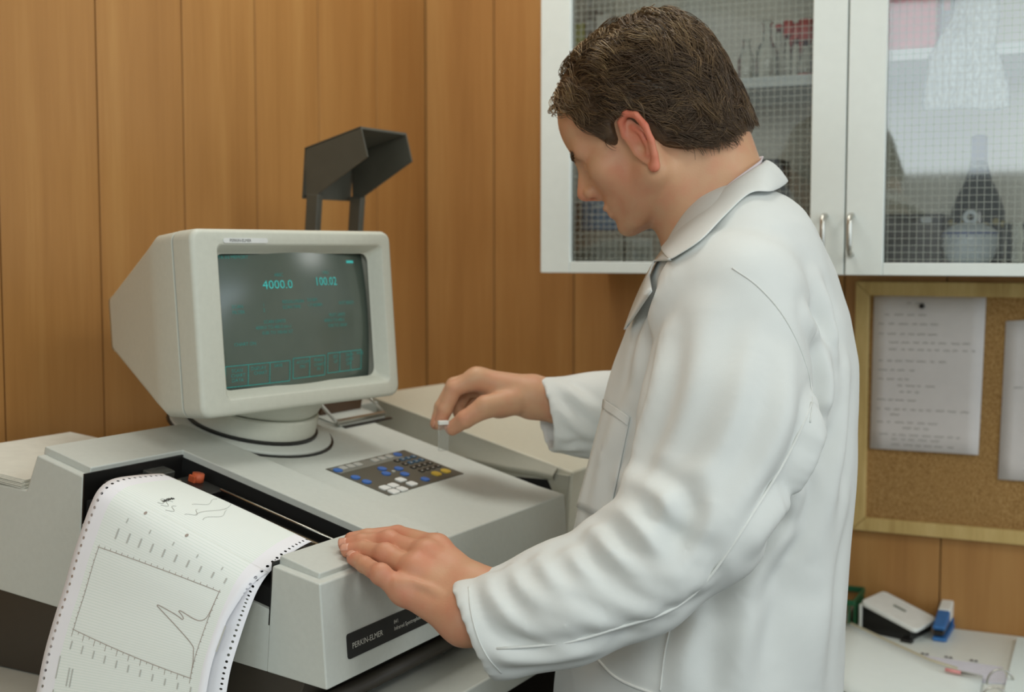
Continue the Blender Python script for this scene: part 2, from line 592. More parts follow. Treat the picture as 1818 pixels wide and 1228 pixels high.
# flared inner wall of the sample bay
lip = [(-0.414, 0.104), (-0.36, 0.110)] + [tuple(I.l(hit(x, y, I.w((0.635, 0, 0)), DA))[1:]) for x, y in ((770, 797), (815, 808), (860, 818), (905, 827), (950, 834), (982, 842))]
V, Fq = [], []
for b, n in lip:
    nt_ = lid_n(b)
    for a_, n_ in ((0.6475, nt_ - 0.002), (0.644, n * 0.45 + nt_ * 0.55), (0.636, n), (0.6335, n - 0.004), (0.640, n - 0.010)):
        V.append(I.w((a_, b, n_)))
for i in range(len(lip) - 1):
    for k in range(4):
        Fq.append((i * 5 + k, (i + 1) * 5 + k, (i + 1) * 5 + k + 1, i * 5 + k + 1))
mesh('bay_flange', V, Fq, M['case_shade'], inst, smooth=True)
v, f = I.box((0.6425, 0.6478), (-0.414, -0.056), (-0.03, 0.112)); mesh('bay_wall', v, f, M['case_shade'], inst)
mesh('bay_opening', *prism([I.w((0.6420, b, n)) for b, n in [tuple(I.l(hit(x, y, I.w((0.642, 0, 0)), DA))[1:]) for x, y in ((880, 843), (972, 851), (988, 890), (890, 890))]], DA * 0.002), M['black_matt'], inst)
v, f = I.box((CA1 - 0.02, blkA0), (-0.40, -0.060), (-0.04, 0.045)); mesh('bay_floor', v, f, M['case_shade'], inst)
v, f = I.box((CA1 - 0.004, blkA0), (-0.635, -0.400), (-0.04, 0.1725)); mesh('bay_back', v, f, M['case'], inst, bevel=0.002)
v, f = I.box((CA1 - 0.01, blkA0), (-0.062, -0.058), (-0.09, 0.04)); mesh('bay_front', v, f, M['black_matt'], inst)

# ---- dark base, foot rail
base_poly = [I.w((0.03, -0.055, 0.004)), I.w((0.03, -0.72, 0.004))]
z0 = BENCH_Z + 0.001
bp = [BF.w((0.004, b, 0)) for b in (-0.055, -0.625)]
poly = [np.array([*bp[0][:2], z0]), np.array([*bp[1][:2], z0]), I.w((0.004, -0.632, 0.003)), I.w((0.004, -0.03, 0.003))]
mesh('base', *prism(poly, DA * 0.86), M['base_dark'], inst, bevel=0.002)
rail = np.array([BF.w((a_, -0.032, BENCH_Z + 0.0235)) for a_ in np.linspace(0.03, 0.85, 4)])
mesh('foot_rail', *tube(rail, 0.0095, 14), M['base_dark'], inst, smooth=True)
for a_ in (0.10, 0.45, 0.78):
    mesh('foot', *lathe(BF.w((a_, -0.032, BENCH_Z)), [(0.011, 0.0), (0.011, 0.012), (0.008, 0.018)], 16), M['black'], inst, smooth=True)

# ---- name plate on the front face
fb0 = I.w((0, 0, 0)); fdir = unit(I.w((0, -0.0167, 0.1074)) - fb0); fn = unit(np.cross(DA, fdir)); fn = fn if fn @ IB > 0 else -fn
FF = Frame(fb0, DA, fdir, fn)
pl = [FF.w((a_ + 0.188, n_ + 0.0345, 0.0002)) for a_, n_ in rrect(0.301, 0.0262, 0.003, 3)]
plate = mesh('name_plate', *prism(pl, fn * 0.0014), M['black'], inst)
M['platetext'] = plain('plate_lettering', srgb(205, 205, 196), 0.5)
text_mesh('plate_lettering', 'PERKIN-ELMER', FF.w((0.0445, 0.0310, 0.0017)), DA, fdir, 0.0086, M['platetext'], plate)
text_mesh('plate_lettering', '841', FF.w((0.122, 0.0372, 0.0017)), DA, fdir, 0.0062, M['platetext'], plate)
text_mesh('plate_lettering', 'Infrared Spectrophotometer', FF.w((0.122, 0.0300, 0.0017)), DA, fdir, 0.0062, M['platetext'], plate)

# ---- cell holder behind the console
hold = thing('cell_holder', LID.w((0.50, Lb(-0.36), -0.0078)), 'small metal sample cell holder behind the monitor, tilted frame with dark inside', 'cell holder')
ha, hb_ = (0.475, 0.590), (Lb(-0.397), Lb(-0.345))
v, f = LID.box(ha, (hb_[0] - 0.02, hb_[1]), (-0.0076, -0.0045)); mesh('plate', v, f, M['case'], hold, bevel=0.001)
v, f = LID.box((0.483, 0.583), (hb_[0] - 0.015, hb_[0] - 0.005), (-0.0045, 0.040)); mesh('back', v, f, M['black'], hold)
v, f = LID.box((0.483, 0.583), (hb_[0] - 0.005, hb_[0] + 0.010), (-0.0045, 0.012)); mesh('cell_tray', v, f, plain('brown_block', srgb(96, 70, 50), 0.5), hold)
mesh('side_rod', *tube([LID.w((0.470, hb_[1] - 0.004, -0.001)), LID.w((0.4705, hb_[0] - 0.006, 0.026))], 0.0026, 8), M['whiteplastic'], hold, smooth=True)
mesh('side_rod', *tube([LID.w((0.592, hb_[1] - 0.004, -0.001)), LID.w((0.588, hb_[0] - 0.006, 0.026))], 0.0022, 8), M['steel'], hold, smooth=True)
v, f = LID.box((0.470, 0.592), (hb_[1] - 0.008, hb_[1] - 0.001), (-0.0045, 0.002)); mesh('front_bar', v, f, M['steel'], hold, bevel=0.001)
v, f = LID.box((0.480, 0.600), (hb_[1] + 0.001, hb_[1] + 0.007), (-0.0076, -0.0060)); mesh('rubber_strip', v, f, M['black'], hold)
# ================================================================== monitor
YB = 1.665
psi, tau = math.radians(51.95), math.radians(4.4)
MH = np.array([math.cos(psi), math.sin(psi), 0]); MN0 = np.array([math.sin(psi), -math.cos(psi), 0])
MU = ZZ * math.cos(tau) - MN0 * math.sin(tau); MN = MN0 * math.cos(tau) + ZZ * math.sin(tau)
MC = at(539.75, 564.73, YB)
MW, MHH = 0.2982 * YB / 1.45, 0.1982 * YB / 1.45
MF = Frame(MC, MH, MU, MN)
disc_c = LID.w((0.335, Lb(-0.392), -0.0078))
mon = thing('monitor', disc_c, 'beige computer monitor showing green readings, on the grey instrument', 'monitor')


def loop(w, h, r, depth, cx=0, cy=0, k=5):
    return np.array([MF.w((x + cx, y + cy, depth)) for x, y in rrect(w, h, r, k)])


def loft(loops, cap0=True, cap1=True):
    k = len(loops[0]); V = np.vstack(loops); Fq = []
    for i in range(len(loops) - 1):
        for j in range(k):
            Fq.append((i * k + j, i * k + (j + 1) % k, (i + 1) * k + (j + 1) % k, (i + 1) * k + j))
    if cap0: Fq.append(tuple(range(k))[::-1])
    if cap1: Fq.append(tuple(range((len(loops) - 1) * k, len(loops) * k)))
    return orient(V, Fq)


# bezel: outer shell and recessed opening
OW, OH, OCX, OCY = 0.277, 0.180, 0.0100, 0.0005          # opening
lo = [loop(MW, MHH, 0.014, -0.034), loop(MW, MHH, 0.014, -0.006), loop(MW - 0.004, MHH - 0.004, 0.013, -0.0015), loop(MW - 0.012, MHH - 0.012, 0.010, 0.0),
      loop(OW + 0.012, OH + 0.012, 0.008, 0.0, OCX, OCY), loop(OW + 0.006, OH + 0.006, 0.007, -0.002, OCX, OCY), loop(OW - 0.006, OH - 0.006, 0.007, -0.016, OCX, OCY), loop(OW - 0.012, OH - 0.012, 0.012, -0.020, OCX, OCY)]
k = len(lo[0]); V = np.vstack(lo)
Fq = [(i * k + j, i * k + (j + 1) % k, (i + 1) * k + (j + 1) % k, (i + 1) * k + j) for i in range(len(lo) - 1) for j in range(k)]
bez = mesh('bezel', *orient(V, Fq), M['case_mon'], mon, smooth=True)
bez.modifiers.new('wn', 'WEIGHTED_NORMAL').weight = 90
# tapering case behind
BD = -0.40
lo = [loop(MW - 0.001, MHH - 0.001, 0.014, -0.0345), loop(MW - 0.001, MHH - 0.001, 0.014, -0.040), loop(MW - 0.004, MHH - 0.004, 0.014, -0.075), loop(MW * 0.94, MHH * 0.90, 0.014, -0.100), loop(MW * 0.53, MHH * 0.36, 0.012, -0.270, -0.01, 0.008), loop(MW * 0.51, MHH * 0.33, 0.008, -0.279, -0.01, 0.008)]
cs = mesh('case', *loft(lo), M['case_mon'], mon, smooth=True)
cs.modifiers.new('wn', 'WEIGHTED_NORMAL').weight = 90
# picture tube: bulged glass
M['crt'] = plain('crt_glass', srgb(92, 104, 96), 0.2, noise=0.02, spec=0.6)
nu, nv = 24, 16
V, Fq = [], []
R_ = 0.55
for i in range(nv + 1):
    for j in range(nu + 1):
        x = (j / nu - 0.5) * (OW - 0.006); y = (i / nv - 0.5) * (OH - 0.006)
        V.append(MF.w((x + OCX, y + OCY, -0.0155 - (x * x + y * y) / (2 * R_) + 0.004)))
for i in range(nv):
    for j in range(nu):
        q = i * (nu + 1) + j
        Fq.append((q, q + 1, q + nu + 2, q + nu + 1))
crt = mesh('screen', V, Fq, M['crt'], mon, smooth=True)


def glow(name, col, s):
    m, nt, p = new_mat(name)
    p.inputs['Base Color'].default_value = (0.01, 0.03, 0.03, 1)
    p.inputs['Emission Color'].default_value = (*col, 1)
    p.inputs['Emission Strength'].default_value = s
    nz = nt.nodes.new('ShaderNodeTexNoise'); nz.inputs['Scale'].default_value = 900
    tc = nt.nodes.new('ShaderNodeTexCoord'); nt.links.new(tc.outputs['Object'], nz.inputs['Vector'])
    mt = nt.nodes.new('ShaderNodeMath'); mt.operation = 'MULTIPLY'; mt.inputs[1].default_value = 2 * s
    nt.links.new(nz.outputs['Fac'], mt.inputs[0]); nt.links.new(mt.outputs[0], p.inputs['Emission Strength'])
    return m


M['glow1'] = glow('phosphor_bright', srgb(70, 205, 195), 0.62)
M['glow2'] = glow('phosphor_dim', srgb(58, 150, 138), 0.55)


def scr(x, y, dz=0.0006):
    """x, y in 0..1 over the screen, y downwards"""
    X = (x - 0.5) * (OW - 0.006); Yv = (0.5 - y) * (OH - 0.006)
    return MF.w((X + OCX, Yv + OCY, -0.0115 + dz - (X * X + Yv * Yv) / (2 * R_)))


def stext(body, x, y, size, mat, sx=1.0):
    o = text_mesh('screen_text', body, scr(x, y), MH, MU, size, mat, crt)
    me = o.data
    # bend onto the bulged glass
    org = ORIGIN[o.name]
    for vv in me.vertices:
        l = MF.l(np.array(vv.co) + org)
        l[0] = l[0] if sx == 1 else MF.l(scr(x, y))[0] + (l[0] - MF.l(scr(x, y))[0]) * sx
        X, Yv = l[0] - OCX, l[1] - OCY
        w_ = MF.w(np.array([l[0], l[1], -0.0115 + 0.0006 - (X * X + Yv * Yv) / (2 * R_)]))
        vv.co = tuple(w_ - org)
    return o


stext('4000.0', 0.272, 0.275, 0.0158, M['glow1'], 1.12)
stext('100.02', 0.595, 0.260, 0.0158, M['glow1'], 1.02)
sm = 0.0060
for body, x, y in (('ABSC', 0.345, 0.185), ('ORD', 0.655, 0.175), ('DATA IN MEMORY', 0.03, 0.050),
                   ('SCAN', 0.10, 0.405), ('FILTER', 0.10, 0.445), ('1', 0.262, 0.400), ('2', 0.262, 0.440),
                   ('RESOLUTION', 0.375, 0.385), ('SCAN TIME', 0.375, 0.425), ('3.0 NM', 0.53, 0.378), ('1.7 NORM', 0.53, 0.418), ('NOT READY', 0.755, 0.410),
                   ('SCAN LIMITS', 0.26, 0.525), ('4000.0 TO 400.0 cm-1', 0.215, 0.565), ('0.00 TO 100.00 %T', 0.250, 0.605),
                   ('PLOT LIMITS', 0.675, 0.500), ('4000.0 TO 400.0', 0.635, 0.540), ('0.00 TO 100.00', 0.665, 0.580),
                   ('CHART ON', 0.10, 0.675),
                   ('SCAN', 0.085, 0.860), ('CHART', 0.083, 0.895), ('DATA', 0.088, 0.93), ('DISPLAY', 0.185, 0.855), ('CHART', 0.20, 0.890), ('SAVE', 0.312, 0.848),
                   ('ACCUM', 0.445, 0.838), ('ON', 0.465, 0.873), ('PEAKS', 0.557, 0.832), ('CHART', 0.558, 0.868), ('IN', 0.58, 0.90),
                   ('SET', 0.695, 0.822), ('UP', 0.70, 0.858), ('DATA', 0.795, 0.815), ('LOAD', 0.795, 0.85), ('OFF', 0.80, 0.885), ('MORE', 0.885, 0.810)):
    stext(body, x, y, sm, M['glow2'])
# bright cursor block and the soft-key boxes
def quad_on(pts, mat, name):
    return mesh(name, [scr(x, y) for x, y in pts], [(3, 2, 1, 0)], mat, crt)


quad_on([(0.855, 0.070), (0.915, 0.070), (0.915, 0.090), (0.855, 0.090)], M['glow1'], 'cursor_block')


def sline(p, q, wd=0.0035):
    (x0, y0), (x1, y1) = p, q
    if abs(x1 - x0) > abs(y1 - y0):
        n = max(1, int(abs(x1 - x0) / 0.05)); pts = np.linspace(p, q, n + 1)
        V = [scr(x, y - wd) for x, y in pts] + [scr(x, y + wd) for x, y in pts]
    else:
        pts = np.linspace(p, q, 4); n = 3
        V = [scr(x + wd * .66, y) for x, y in pts] + [scr(x - wd * .66, y) for x, y in pts]
    m_ = n + 1
    return V, [(i + m_, i + m_ + 1, i + 1, i) for i in range(n)]


for x0, x1, ndiv, yt in ((0.055, 0.405, 3, 0.815), (0.425, 0.635, 2, 0.795), (0.655, 0.925, 3, 0.780)):
    sl = -0.02 * (x1 - x0)
    parts = [sline((x0, yt), (x1, yt + sl)), sline((x0, yt + 0.15), (x1, yt + 0.15 + sl))]
    for i in range(ndiv + 1):
        x = x0 + (x1 - x0) * i / ndiv; parts.append(sline((x, yt + sl * i / ndiv), (x, yt + 0.15 + sl * i / ndiv)))
    mesh('screen_box', *join(*parts), M['glow2'], crt)
# badge
bd = MF.w((-0.0885, MHH / 2 - 0.0145, 0.0002))
badge = mesh('badge', *prism([bd + MH * x + MU * y for x, y in rrect(0.0700, 0.0062, 0.0025, 3)], MN * 0.0012), plain('badge_silver', srgb(222, 224, 222), 0.35), mon)
text_mesh('badge_lettering', 'PERKIN-ELMER', bd + MN * 0.0014 - MH * 0.026 - MU * 0.0017, MH, MU, 0.0052, plain('badge_ink', srgb(90, 92, 92), 0.5), badge)
# pedestal and swivel
ped_top = MF.w((0.0, -MHH / 2, -0.11))
ax = (DA, LT, LM)
pc = disc_c
mesh('swivel_disc', *lathe(pc, [(0.108, 0.0), (0.110, 0.002), (0.110, 0.005), (0.105, 0.0075)], 48, ax), M['case'], mon, smooth=False, bevel=0.001)
mesh('swivel_ring', *lathe(pc - LM * 0.0003, [(0.1135, 0.0), (0.1135, 0.0022)], 48, ax), M['black'], mon)
top_h = float((ped_top - pc) @ LM)
mesh('collar', *lathe(pc + LM * 0.0075, [(0.089, 0.0), (0.090, 0.004)], 48, ax), M['black'], mon)
mesh('pedestal', *lathe(pc + LM * 0.0115, [(0.086, 0.0), (0.0865, 0.002), (0.0865, 0.024), (0.0845, 0.0265)], 48, ax), M['case_mon'], mon, bevel=0.0008)
# tilt cup between pedestal and case
cup = []
cen_p = pc + LM * 0.038
for r, t_ in ((0.080, 0.0), (0.086, 0.18), (0.092, 0.5), (0.096, 0.8), (0.100, 1.0)):
    c_ = cen_p * (1 - t_) + (ped_top + MU * 0.012) * t_
    axA = unit(DA * (1 - t_) + MH * t_); nN = unit(LM * (1 - t_) + MU * t_); axB = unit(np.cross(nN, axA))
    cup.append([c_ + axA * r * math.cos(2 * math.pi * k / 40) + axB * r * math.sin(2 * math.pi * k / 40) for k in range(40)])
mesh('tilt_cup', *loft([np.array(c_) for c_ in cup]), M['case_mon'], mon, smooth=True)
# ================================================================== chart paper
M['paper'], nt, p = new_mat('chart_paper')
uvn = nt.nodes.new('ShaderNodeUVMap'); sep = nt.nodes.new('ShaderNodeSeparateXYZ')
nt.links.new(uvn.outputs[0], sep.inputs[0])


def mth(op, a, b=None, c=None):
    n = nt.nodes.new('ShaderNodeMath'); n.operation = op
    for i, s in enumerate((a, b, c)):
        if s is None: continue
        if isinstance(s, (int, float)): n.inputs[i].default_value = s
        else: nt.links.new(s, n.inputs[i])
    return n.outputs[0]


U, Vv = sep.outputs[0], sep.outputs[1]                   # metres: across the strip, along the strip
PW = 0.2235
# fine ruling across the strip between the margins
gv = mth('LESS_THAN', mth('FRACT', mth('MULTIPLY', Vv, 1 / 0.0031)), 0.22)
inm = mth('MULTIPLY', mth('GREATER_THAN', U, 0.022), mth('LESS_THAN', U, PW - 0.022))
rule = mth('MULTIPLY', gv, inm)
mixc = nt.nodes.new('ShaderNodeMix'); mixc.data_type = 'RGBA'
mixc.inputs[6].default_value = (*srgb(236, 238, 238), 1); mixc.inputs[7].default_value = (*srgb(196, 214, 206), 1)
tint = nt.nodes.new('ShaderNodeMix'); tint.data_type = 'RGBA'
nt.links.new(inm, tint.inputs[0])
tint.inputs[6].default_value = (*srgb(240, 240, 246), 1); tint.inputs[7].default_value = (*srgb(238, 244, 241), 1)
nt.links.new(tint.outputs[2], mixc.inputs[6]); nt.links.new(mth('MULTIPLY', rule, 0.40), mixc.inputs[0])
nt.links.new(mixc.outputs[2], p.inputs['Base Color'])
p.inputs['Roughness'].default_value = 0.75
# sprocket holes down both margins
du = mth('MINIMUM', mth('ABSOLUTE', mth('SUBTRACT', U, 0.0065)), mth('ABSOLUTE', mth('SUBTRACT', U, PW - 0.0065)))
dv = mth('ABSOLUTE', mth('SUBTRACT', mth('FRACT', mth('MULTIPLY', Vv, 1 / 0.0085)), 0.5))
dd = mth('ADD', mth('POWER', mth('DIVIDE', du, 0.0017), 2.0), mth('POWER', mth('DIVIDE', dv, 0.20), 2.0))
hole = mth('LESS_THAN', dd, 1.0)
tr = nt.nodes.new('ShaderNodeBsdfTransparent'); ms = nt.nodes.new('ShaderNodeMixShader')
nt.links.new(hole, ms.inputs[0]); nt.links.new(p.outputs[0], ms.inputs[1]); nt.links.new(tr.outputs[0], ms.inputs[2])
nt.links.new(ms.outputs[0], nt.nodes['Material Output'].inputs['Surface'])

FB, NB = -0.310, -0.0865                                  # far and near edge of the strip (b)
far_path = [(0.084, 0.1560), (0.0773, 0.1590), (0.0371, 0.1632), (0.0031, 0.1643), (-0.0131, 0.1573), (-0.0244, 0.1409), (-0.0422, 0.0963), (-0.0559, 0.0553), (-0.0698, 0.0211), (-0.0834, -0.0159), (-0.0931, -0.0524), (-0.099, -0.080)]
near_path = [(0.079, 0.1205), (0.0722, 0.1225), (0.045, 0.1180), (0.0180, 0.1090), (0.0009, 0.1004), (-0.0131, 0.0865), (-0.0246, 0.0667), (-0.0357, 0.0429), (-0.0464, 0.0164), (-0.0514, -0.0076), (-0.055, -0.030), (-0.058, -0.050)]
NV, NU = 72, 24
fp, npth = spline(far_path, NV), spline(near_path, NV)


def paper_pt(u, v, lift=0.0):
    """u 0..1 across (far to near), v 0..1 along the strip"""
    x = v * (NV - 1); i = min(int(x), NV - 2); s = x - i
    A_ = fp[i] * (1 - s) + fp[i + 1] * s; B_ = npth[i] * (1 - s) + npth[i + 1] * s
    q = A_ * (1 - u) + B_ * u
    bulge = math.sin(math.pi * u)
    fall = min(1.0, max(0.0, (v - 0.25) / 0.3))
    a_ = q[0] - 0.0045 * bulge * fall - lift * (0.35 + 0.65 * fall); n_ = q[1] + 0.0015 * bulge + lift * (1 - 0.65 * fall)
    return I.w((a_, FB + (NB - FB) * u, n_))


vlen = np.concatenate([[0], np.cumsum(np.linalg.norm(np.diff(fp, axis=0), axis=1))])


def sheet(name, u0, u1, v0, v1, parent, lift=None, nu=NU, nv=NV):
    V, UVs, Fq = [], [], []
    for i in range(nv + 1):
        v = v0 + (v1 - v0) * i / nv
        for j in range(nu + 1):
            u = u0(v) + (u1(v) - u0(v)) * j / nu
            V.append(paper_pt(u, v, lift(u, v) if lift else 0.0))
            UVs.append((u * PW, np.interp(v * (NV - 1), range(NV), vlen)))
    for i in range(nv):
        for j in range(nu):
            q = i * (nu + 1) + j
            Fq.append((q, q + nu + 1, q + nu + 2, q + 1))
    o = mesh(name, V, Fq, M['paper'], parent, smooth=True, uv=UVs)
    s_ = o.modifiers.new('thick', 'SOLIDIFY'); s_.thickness = 0.00025; s_.offset = -1
    return o


pap = thing('chart_paper', I.w((-0.08, -0.2, -0.05)), 'perforated white chart paper with a printed spectrum hanging from the plotter', 'chart paper')
sh = sheet('sheet', lambda v: 0.0, lambda v: 1.0, 0.0, 1.0, pap)
VC = 0.335                                                # crease where the upper leaf starts


def lift_up(u, v):
    t = max(0.0, (v - VC) / (1 - VC))
    return 0.0006 + (0.014 * math.sin(min(1, t * 1.5) * math.pi / 2)) * u ** 2 + 0.004 * math.sin(math.pi * min(1, t * 1.2)) * (1 - u)


leaf = sheet('folded_leaf', lambda v: 0.0, lambda v: 1.0 - 0.055 * min(1, max(0, (v - VC) / 0.25)), VC, 1.0, pap, lift_up)

# printed plot frame, ticks, captions and the trace on the upper leaf
M['ink'] = plain('chart_ink', srgb(166, 154, 146), 0.8)
M['ink2'] = plain('chart_ink_grey', srgb(192, 194, 190), 0.8)


def pl_pt(u, v, up=0.0004):
    if v > VC: v = v + (u - 0.5) * float(np.interp(v, [VC, 0.50, 0.76, 1.0], [0.0, -0.035, 0.075, 0.09])); v = min(v, 0.999)
    return paper_pt(u, v, (lift_up(u, v) if v > VC else 0.0) + up)


def pstroke(pts, wd=0.0004):
    pts = np.asarray(pts, float)
    P3 = np.array([pl_pt(u, v) for u, v in pts])
    t = np.gradient(P3, axis=0); nrm = unit(np.cross(pl_pt(0.6, 0.6) - pl_pt(0.5, 0.6), pl_pt(0.5, 0.7) - pl_pt(0.5, 0.6)))
    s_ = np.cross(t, nrm); s_ /= np.linalg.norm(s_, axis=1)[:, None] + 1e-12
    V = np.vstack([P3 - s_ * wd, P3 + s_ * wd]); n = len(pts)
    return V, [(i, i + 1, n + i + 1, n + i) for i in range(n - 1)]


def seg_(u0, v0, u1, v1, n=14):
    return np.linspace((u0, v0), (u1, v1), n)


PU0, PU1, PV0, PV1 = 0.135, 0.850, 0.520, 0.765
mesh('plot_frame', *join(*[pstroke(q, 0.00035) for q in (seg_(PU0, PV0, PU1, PV0), seg_(PU0, PV1, PU1, PV1), seg_(PU0, PV0, PU0, PV1), seg_(PU1, PV0, PU1, PV1))]), M['ink'], leaf)
ticks = []
for i in range(21):
    u = PU0 + (PU1 - PU0) * i / 20
    ticks.append(pstroke(seg_(u, PV1, u, PV1 + (0.018 if i % 2 == 0 else 0.007), 2), 0.0003))
    ticks.append(pstroke(seg_(u, PV0, u, PV0 - 0.006, 2), 0.0003))
for i in range(15):
    v = PV0 + (PV1 - PV0) * i / 14
    ticks.append(pstroke(seg_(PU0, v, PU0 - 0.008, v, 2), 0.0003)); ticks.append(pstroke(seg_(PU1, v, PU1 + 0.008, v, 2), 0.0003))
tag(mesh('tick_marks', *join(*ticks), M['ink'], leaf), kind='stuff')
_t0 = [(1.0, 1.0), (0.996, 0.83), (0.977, 0.70), (0.947, 0.63), (0.78, 0.50), (0.62, 0.385), (0.60, 0.365), (0.62, 0.36), (0.753, 0.39), (0.813, 0.415), (0.823, 0.40), (0.80, 0.37), (0.773, 0.347), (0.793, 0.337), (0.887, 0.366), (0.947, 0.366), (0.983, 0.32), (0.996, 0.23), (0.999, 0.14), (1.0, 0.0)]
tr_ = [(PU0 + (PU1 - PU0) * a_, PV0 + (PV1 - PV0) * b_) for a_, b_ in _t0]
mesh('spectrum_trace', *pstroke(spline(tr_, 90), 0.00042), M['ink'], leaf)
caps = []
for i in range(11):
    u = PU0 + (PU1 - PU0) * i / 10
    if 0 < i: caps.append(pstroke(seg_(u + 0.004, PV0 - 0.05, u + 0.004, PV0 - 0.028, 2), 0.0011))
    if i % 2: caps.append(pstroke(seg_(u + 0.03, PV0 - 0.085, u + 0.03, PV0 - 0.07, 2), 0.0008))
    caps.append(pstroke(seg_(u + 0.012, PV1 + 0.028, u + 0.012, PV1 + 0.050, 2), 0.0009))
for (u, v, l) in ((0.10, 0.84, 0.06), (0.17, 0.86, 0.05), (0.19, 0.86, 0.05), (0.10, 0.93, 0.05), (0.95, 0.60, 0.07), (0.945, 0.80, 0.05)):
    caps.append(pstroke(seg_(u, v, u, v + l, 2), 0.0009))
tag(mesh('printed_captions', *join(*caps), M['ink2'], leaf), kind='stuff')
caps = []
for (u, v0, v1) in ((0.42, 0.10, 0.20), (0.50, 0.06, 0.24), (0.47, 0.21, 0.27), (0.55, 0.14, 0.25), (0.30, 0.24, 0.28), (0.33, 0.235, 0.285), (0.38, 0.25, 0.30)):
    caps.append(pstroke([(u + 0.02 * math.sin(7 * t + u * 9), v0 + (v1 - v0) * t) for t in np.linspace(0, 1, 10)], 0.0004))
tag(mesh('faint_trace', *join(*caps), M['ink2'], sh), kind='stuff')
for (u, v) in ((0.30, 0.375), (0.555, 0.377)):
    c = [pl_pt(u + 0.008 * math.cos(t), v + 0.011 * math.sin(t)) for t in np.linspace(0, 2 * math.pi, 13)[:-1]]
    mesh('punch_mark', c, [tuple(range(12))], M['ink'], leaf)
wob = [pstroke([(0.305 + 0.012 * math.sin(40 * t), 0.215 + 0.045 * t) for t in np.linspace(0, 1, 22)], 0.0006)]
mesh('pen_scribble', *join(*wob), plain('pen_ink', srgb(84, 84, 80), 0.8), sh)

# fan-fold stack lying on the rear deck
stk = thing('paper_stack', I.w((0.1, -0.56, 0.126)), 'low stack of blank fanfold chart paper lying on the rear deck of the spectrometer', 'paper stack')
for i in range(8):
    e = 0.0015 * math.sin(i * 2.1)
    v, f = I.sub((0, 0, 0)).box((-0.0 + 0.004 + e, 0.235 + e), (-0.63, -0.452 + e), (0.1275 + i * 0.0014, 0.1287 + i * 0.0014))
    mesh('leaf', v, f, M['paper_plain'], stk)
# ================================================================== dark hood behind the monitor
hood = thing('lamp_hood', I.w((0.61, -0.49, 0.172)), 'dark grey metal hood on two posts standing behind the monitor', 'hood')
HA0, HA1 = 0.55, 0.672


def hpt(px, py):
    return I.l(hit(px, py, I.w((HA0, 0, 0)), DA))[1:]


q_bt, q_ft, q_fb, q_in, q_pl, q_pr = [hpt(*q) for q in ((541, 262), (640, 224), (652, 278), (565, 343), (541, 405), (562, 405))]
for aa, nm in ((HA0, 'side_plate'), (HA1 - 0.003, 'side_plate')):
    poly = [I.w((aa, b, n)) for b, n in (q_bt, q_ft, q_fb, q_in, (q_pr[0], q_in[1] - 0.012), (q_pl[0], q_in[1] - 0.012))]
    mesh(nm, *prism(poly, DA * 0.003), M['charcoal'], hood)
for aa in (HA0 - 0.001, HA1 - 0.012):
    v, f = I.box((aa, aa + 0.013), (q_pl[0], q_pr[0]), (0.1715, q_in[1] - 0.002)); mesh('post', v, f, M['charcoal'], hood, bevel=0.002)
dz = np.array([0, 0.0])
top = [I.w((HA0, b, n)) for b, n in (q_bt, q_ft, (q_ft[0] + 0.001, q_ft[1] - 0.004), (q_bt[0], q_bt[1] - 0.004))]
mesh('top_plate', *prism(top, DA * (HA1 - HA0)), M['charcoal'], hood, bevel=0.0008)
bk = [I.w((HA0, b, n)) for b, n in (q_bt, (q_bt[0] + 0.003, q_bt[1]), (q_bt[0] + 0.003, q_in[1] - 0.01), (q_bt[0], q_in[1] - 0.01))]
mesh('back_plate', *prism(bk, DA * (HA1 - HA0)), M['charcoal'], hood)
v, f = I.box((HA0 - 0.004, HA1 + 0.006), (q_pl[0] - 0.004, q_pr[0] + 0.004), (0.1685, 0.174)); mesh('base_bar', v, f, M['charcoal'], hood)

# ================================================================== wall cabinet
CZ0, CZ1, CD = 1.4112, 2.06, 0.31                       # bottom, top, depth to the door fronts
CS0, CS1 = 0.3980, 1.4300                               # along the wall
CSM = 0.9118                                            # gap between the doors
cab = thing('wall_cabinet', RW.w(((CS0 + CS1) / 2, CD / 2, CZ0)), 'white wall cabinet with two wired-glass doors on the wood panelling', 'cabinet')
T = 0.018
for nm, bx in (('side_panel', ((CS0, CS0 + T), (0.0015, CD - 0.022), (CZ0, CZ1))), ('side_panel', ((CS1 - T, CS1), (0.0015, CD - 0.022), (CZ0, CZ1))),
               ('bottom_panel', ((CS0 + T, CS1 - T), (0.0015, CD - 0.022), (CZ0, CZ0 + T))), ('top_panel', ((CS0 + T, CS1 - T), (0.0015, CD - 0.022), (CZ1 - T, CZ1))),
               ('divider', ((CSM - T / 2, CSM + T / 2), (0.008, CD - 0.024), (CZ0 + T, CZ1 - T)))):
    mesh(nm, *RW.box(*bx), M['lam_white'], cab, bevel=0.001, seg=1)
M['cab_in'] = plain('cabinet_back_board', srgb(240, 236, 222), 0.6, noise=0.03)
mesh('back_board', *RW.box((CS0 + T, CS1 - T), (0.0015, 0.007), (CZ0 + T, CZ1 - T)), M['cab_in'], cab)


def on_front(px, py, out=CD):
    return RW.l(hit(px, py, RW.w((0, out, 0)), NR))


SHO = CD - 0.035
shz_l = on_front(1436, 141, SHO)[2]; shz_r = on_front(1571, 99, SHO)[2]
mesh('shelf', *RW.box((CS0 + T, CSM - T / 2), (0.008, SHO), (shz_l - 0.0085, shz_l + 0.0085)), M['lam_white'], cab, bevel=0.001, seg=1)
mesh('shelf', *RW.box((CSM + T / 2, CS1 - T), (0.008, SHO), (shz_r - 0.0085, shz_r + 0.0085)), M['lam_white'], cab, bevel=0.001, seg=1)

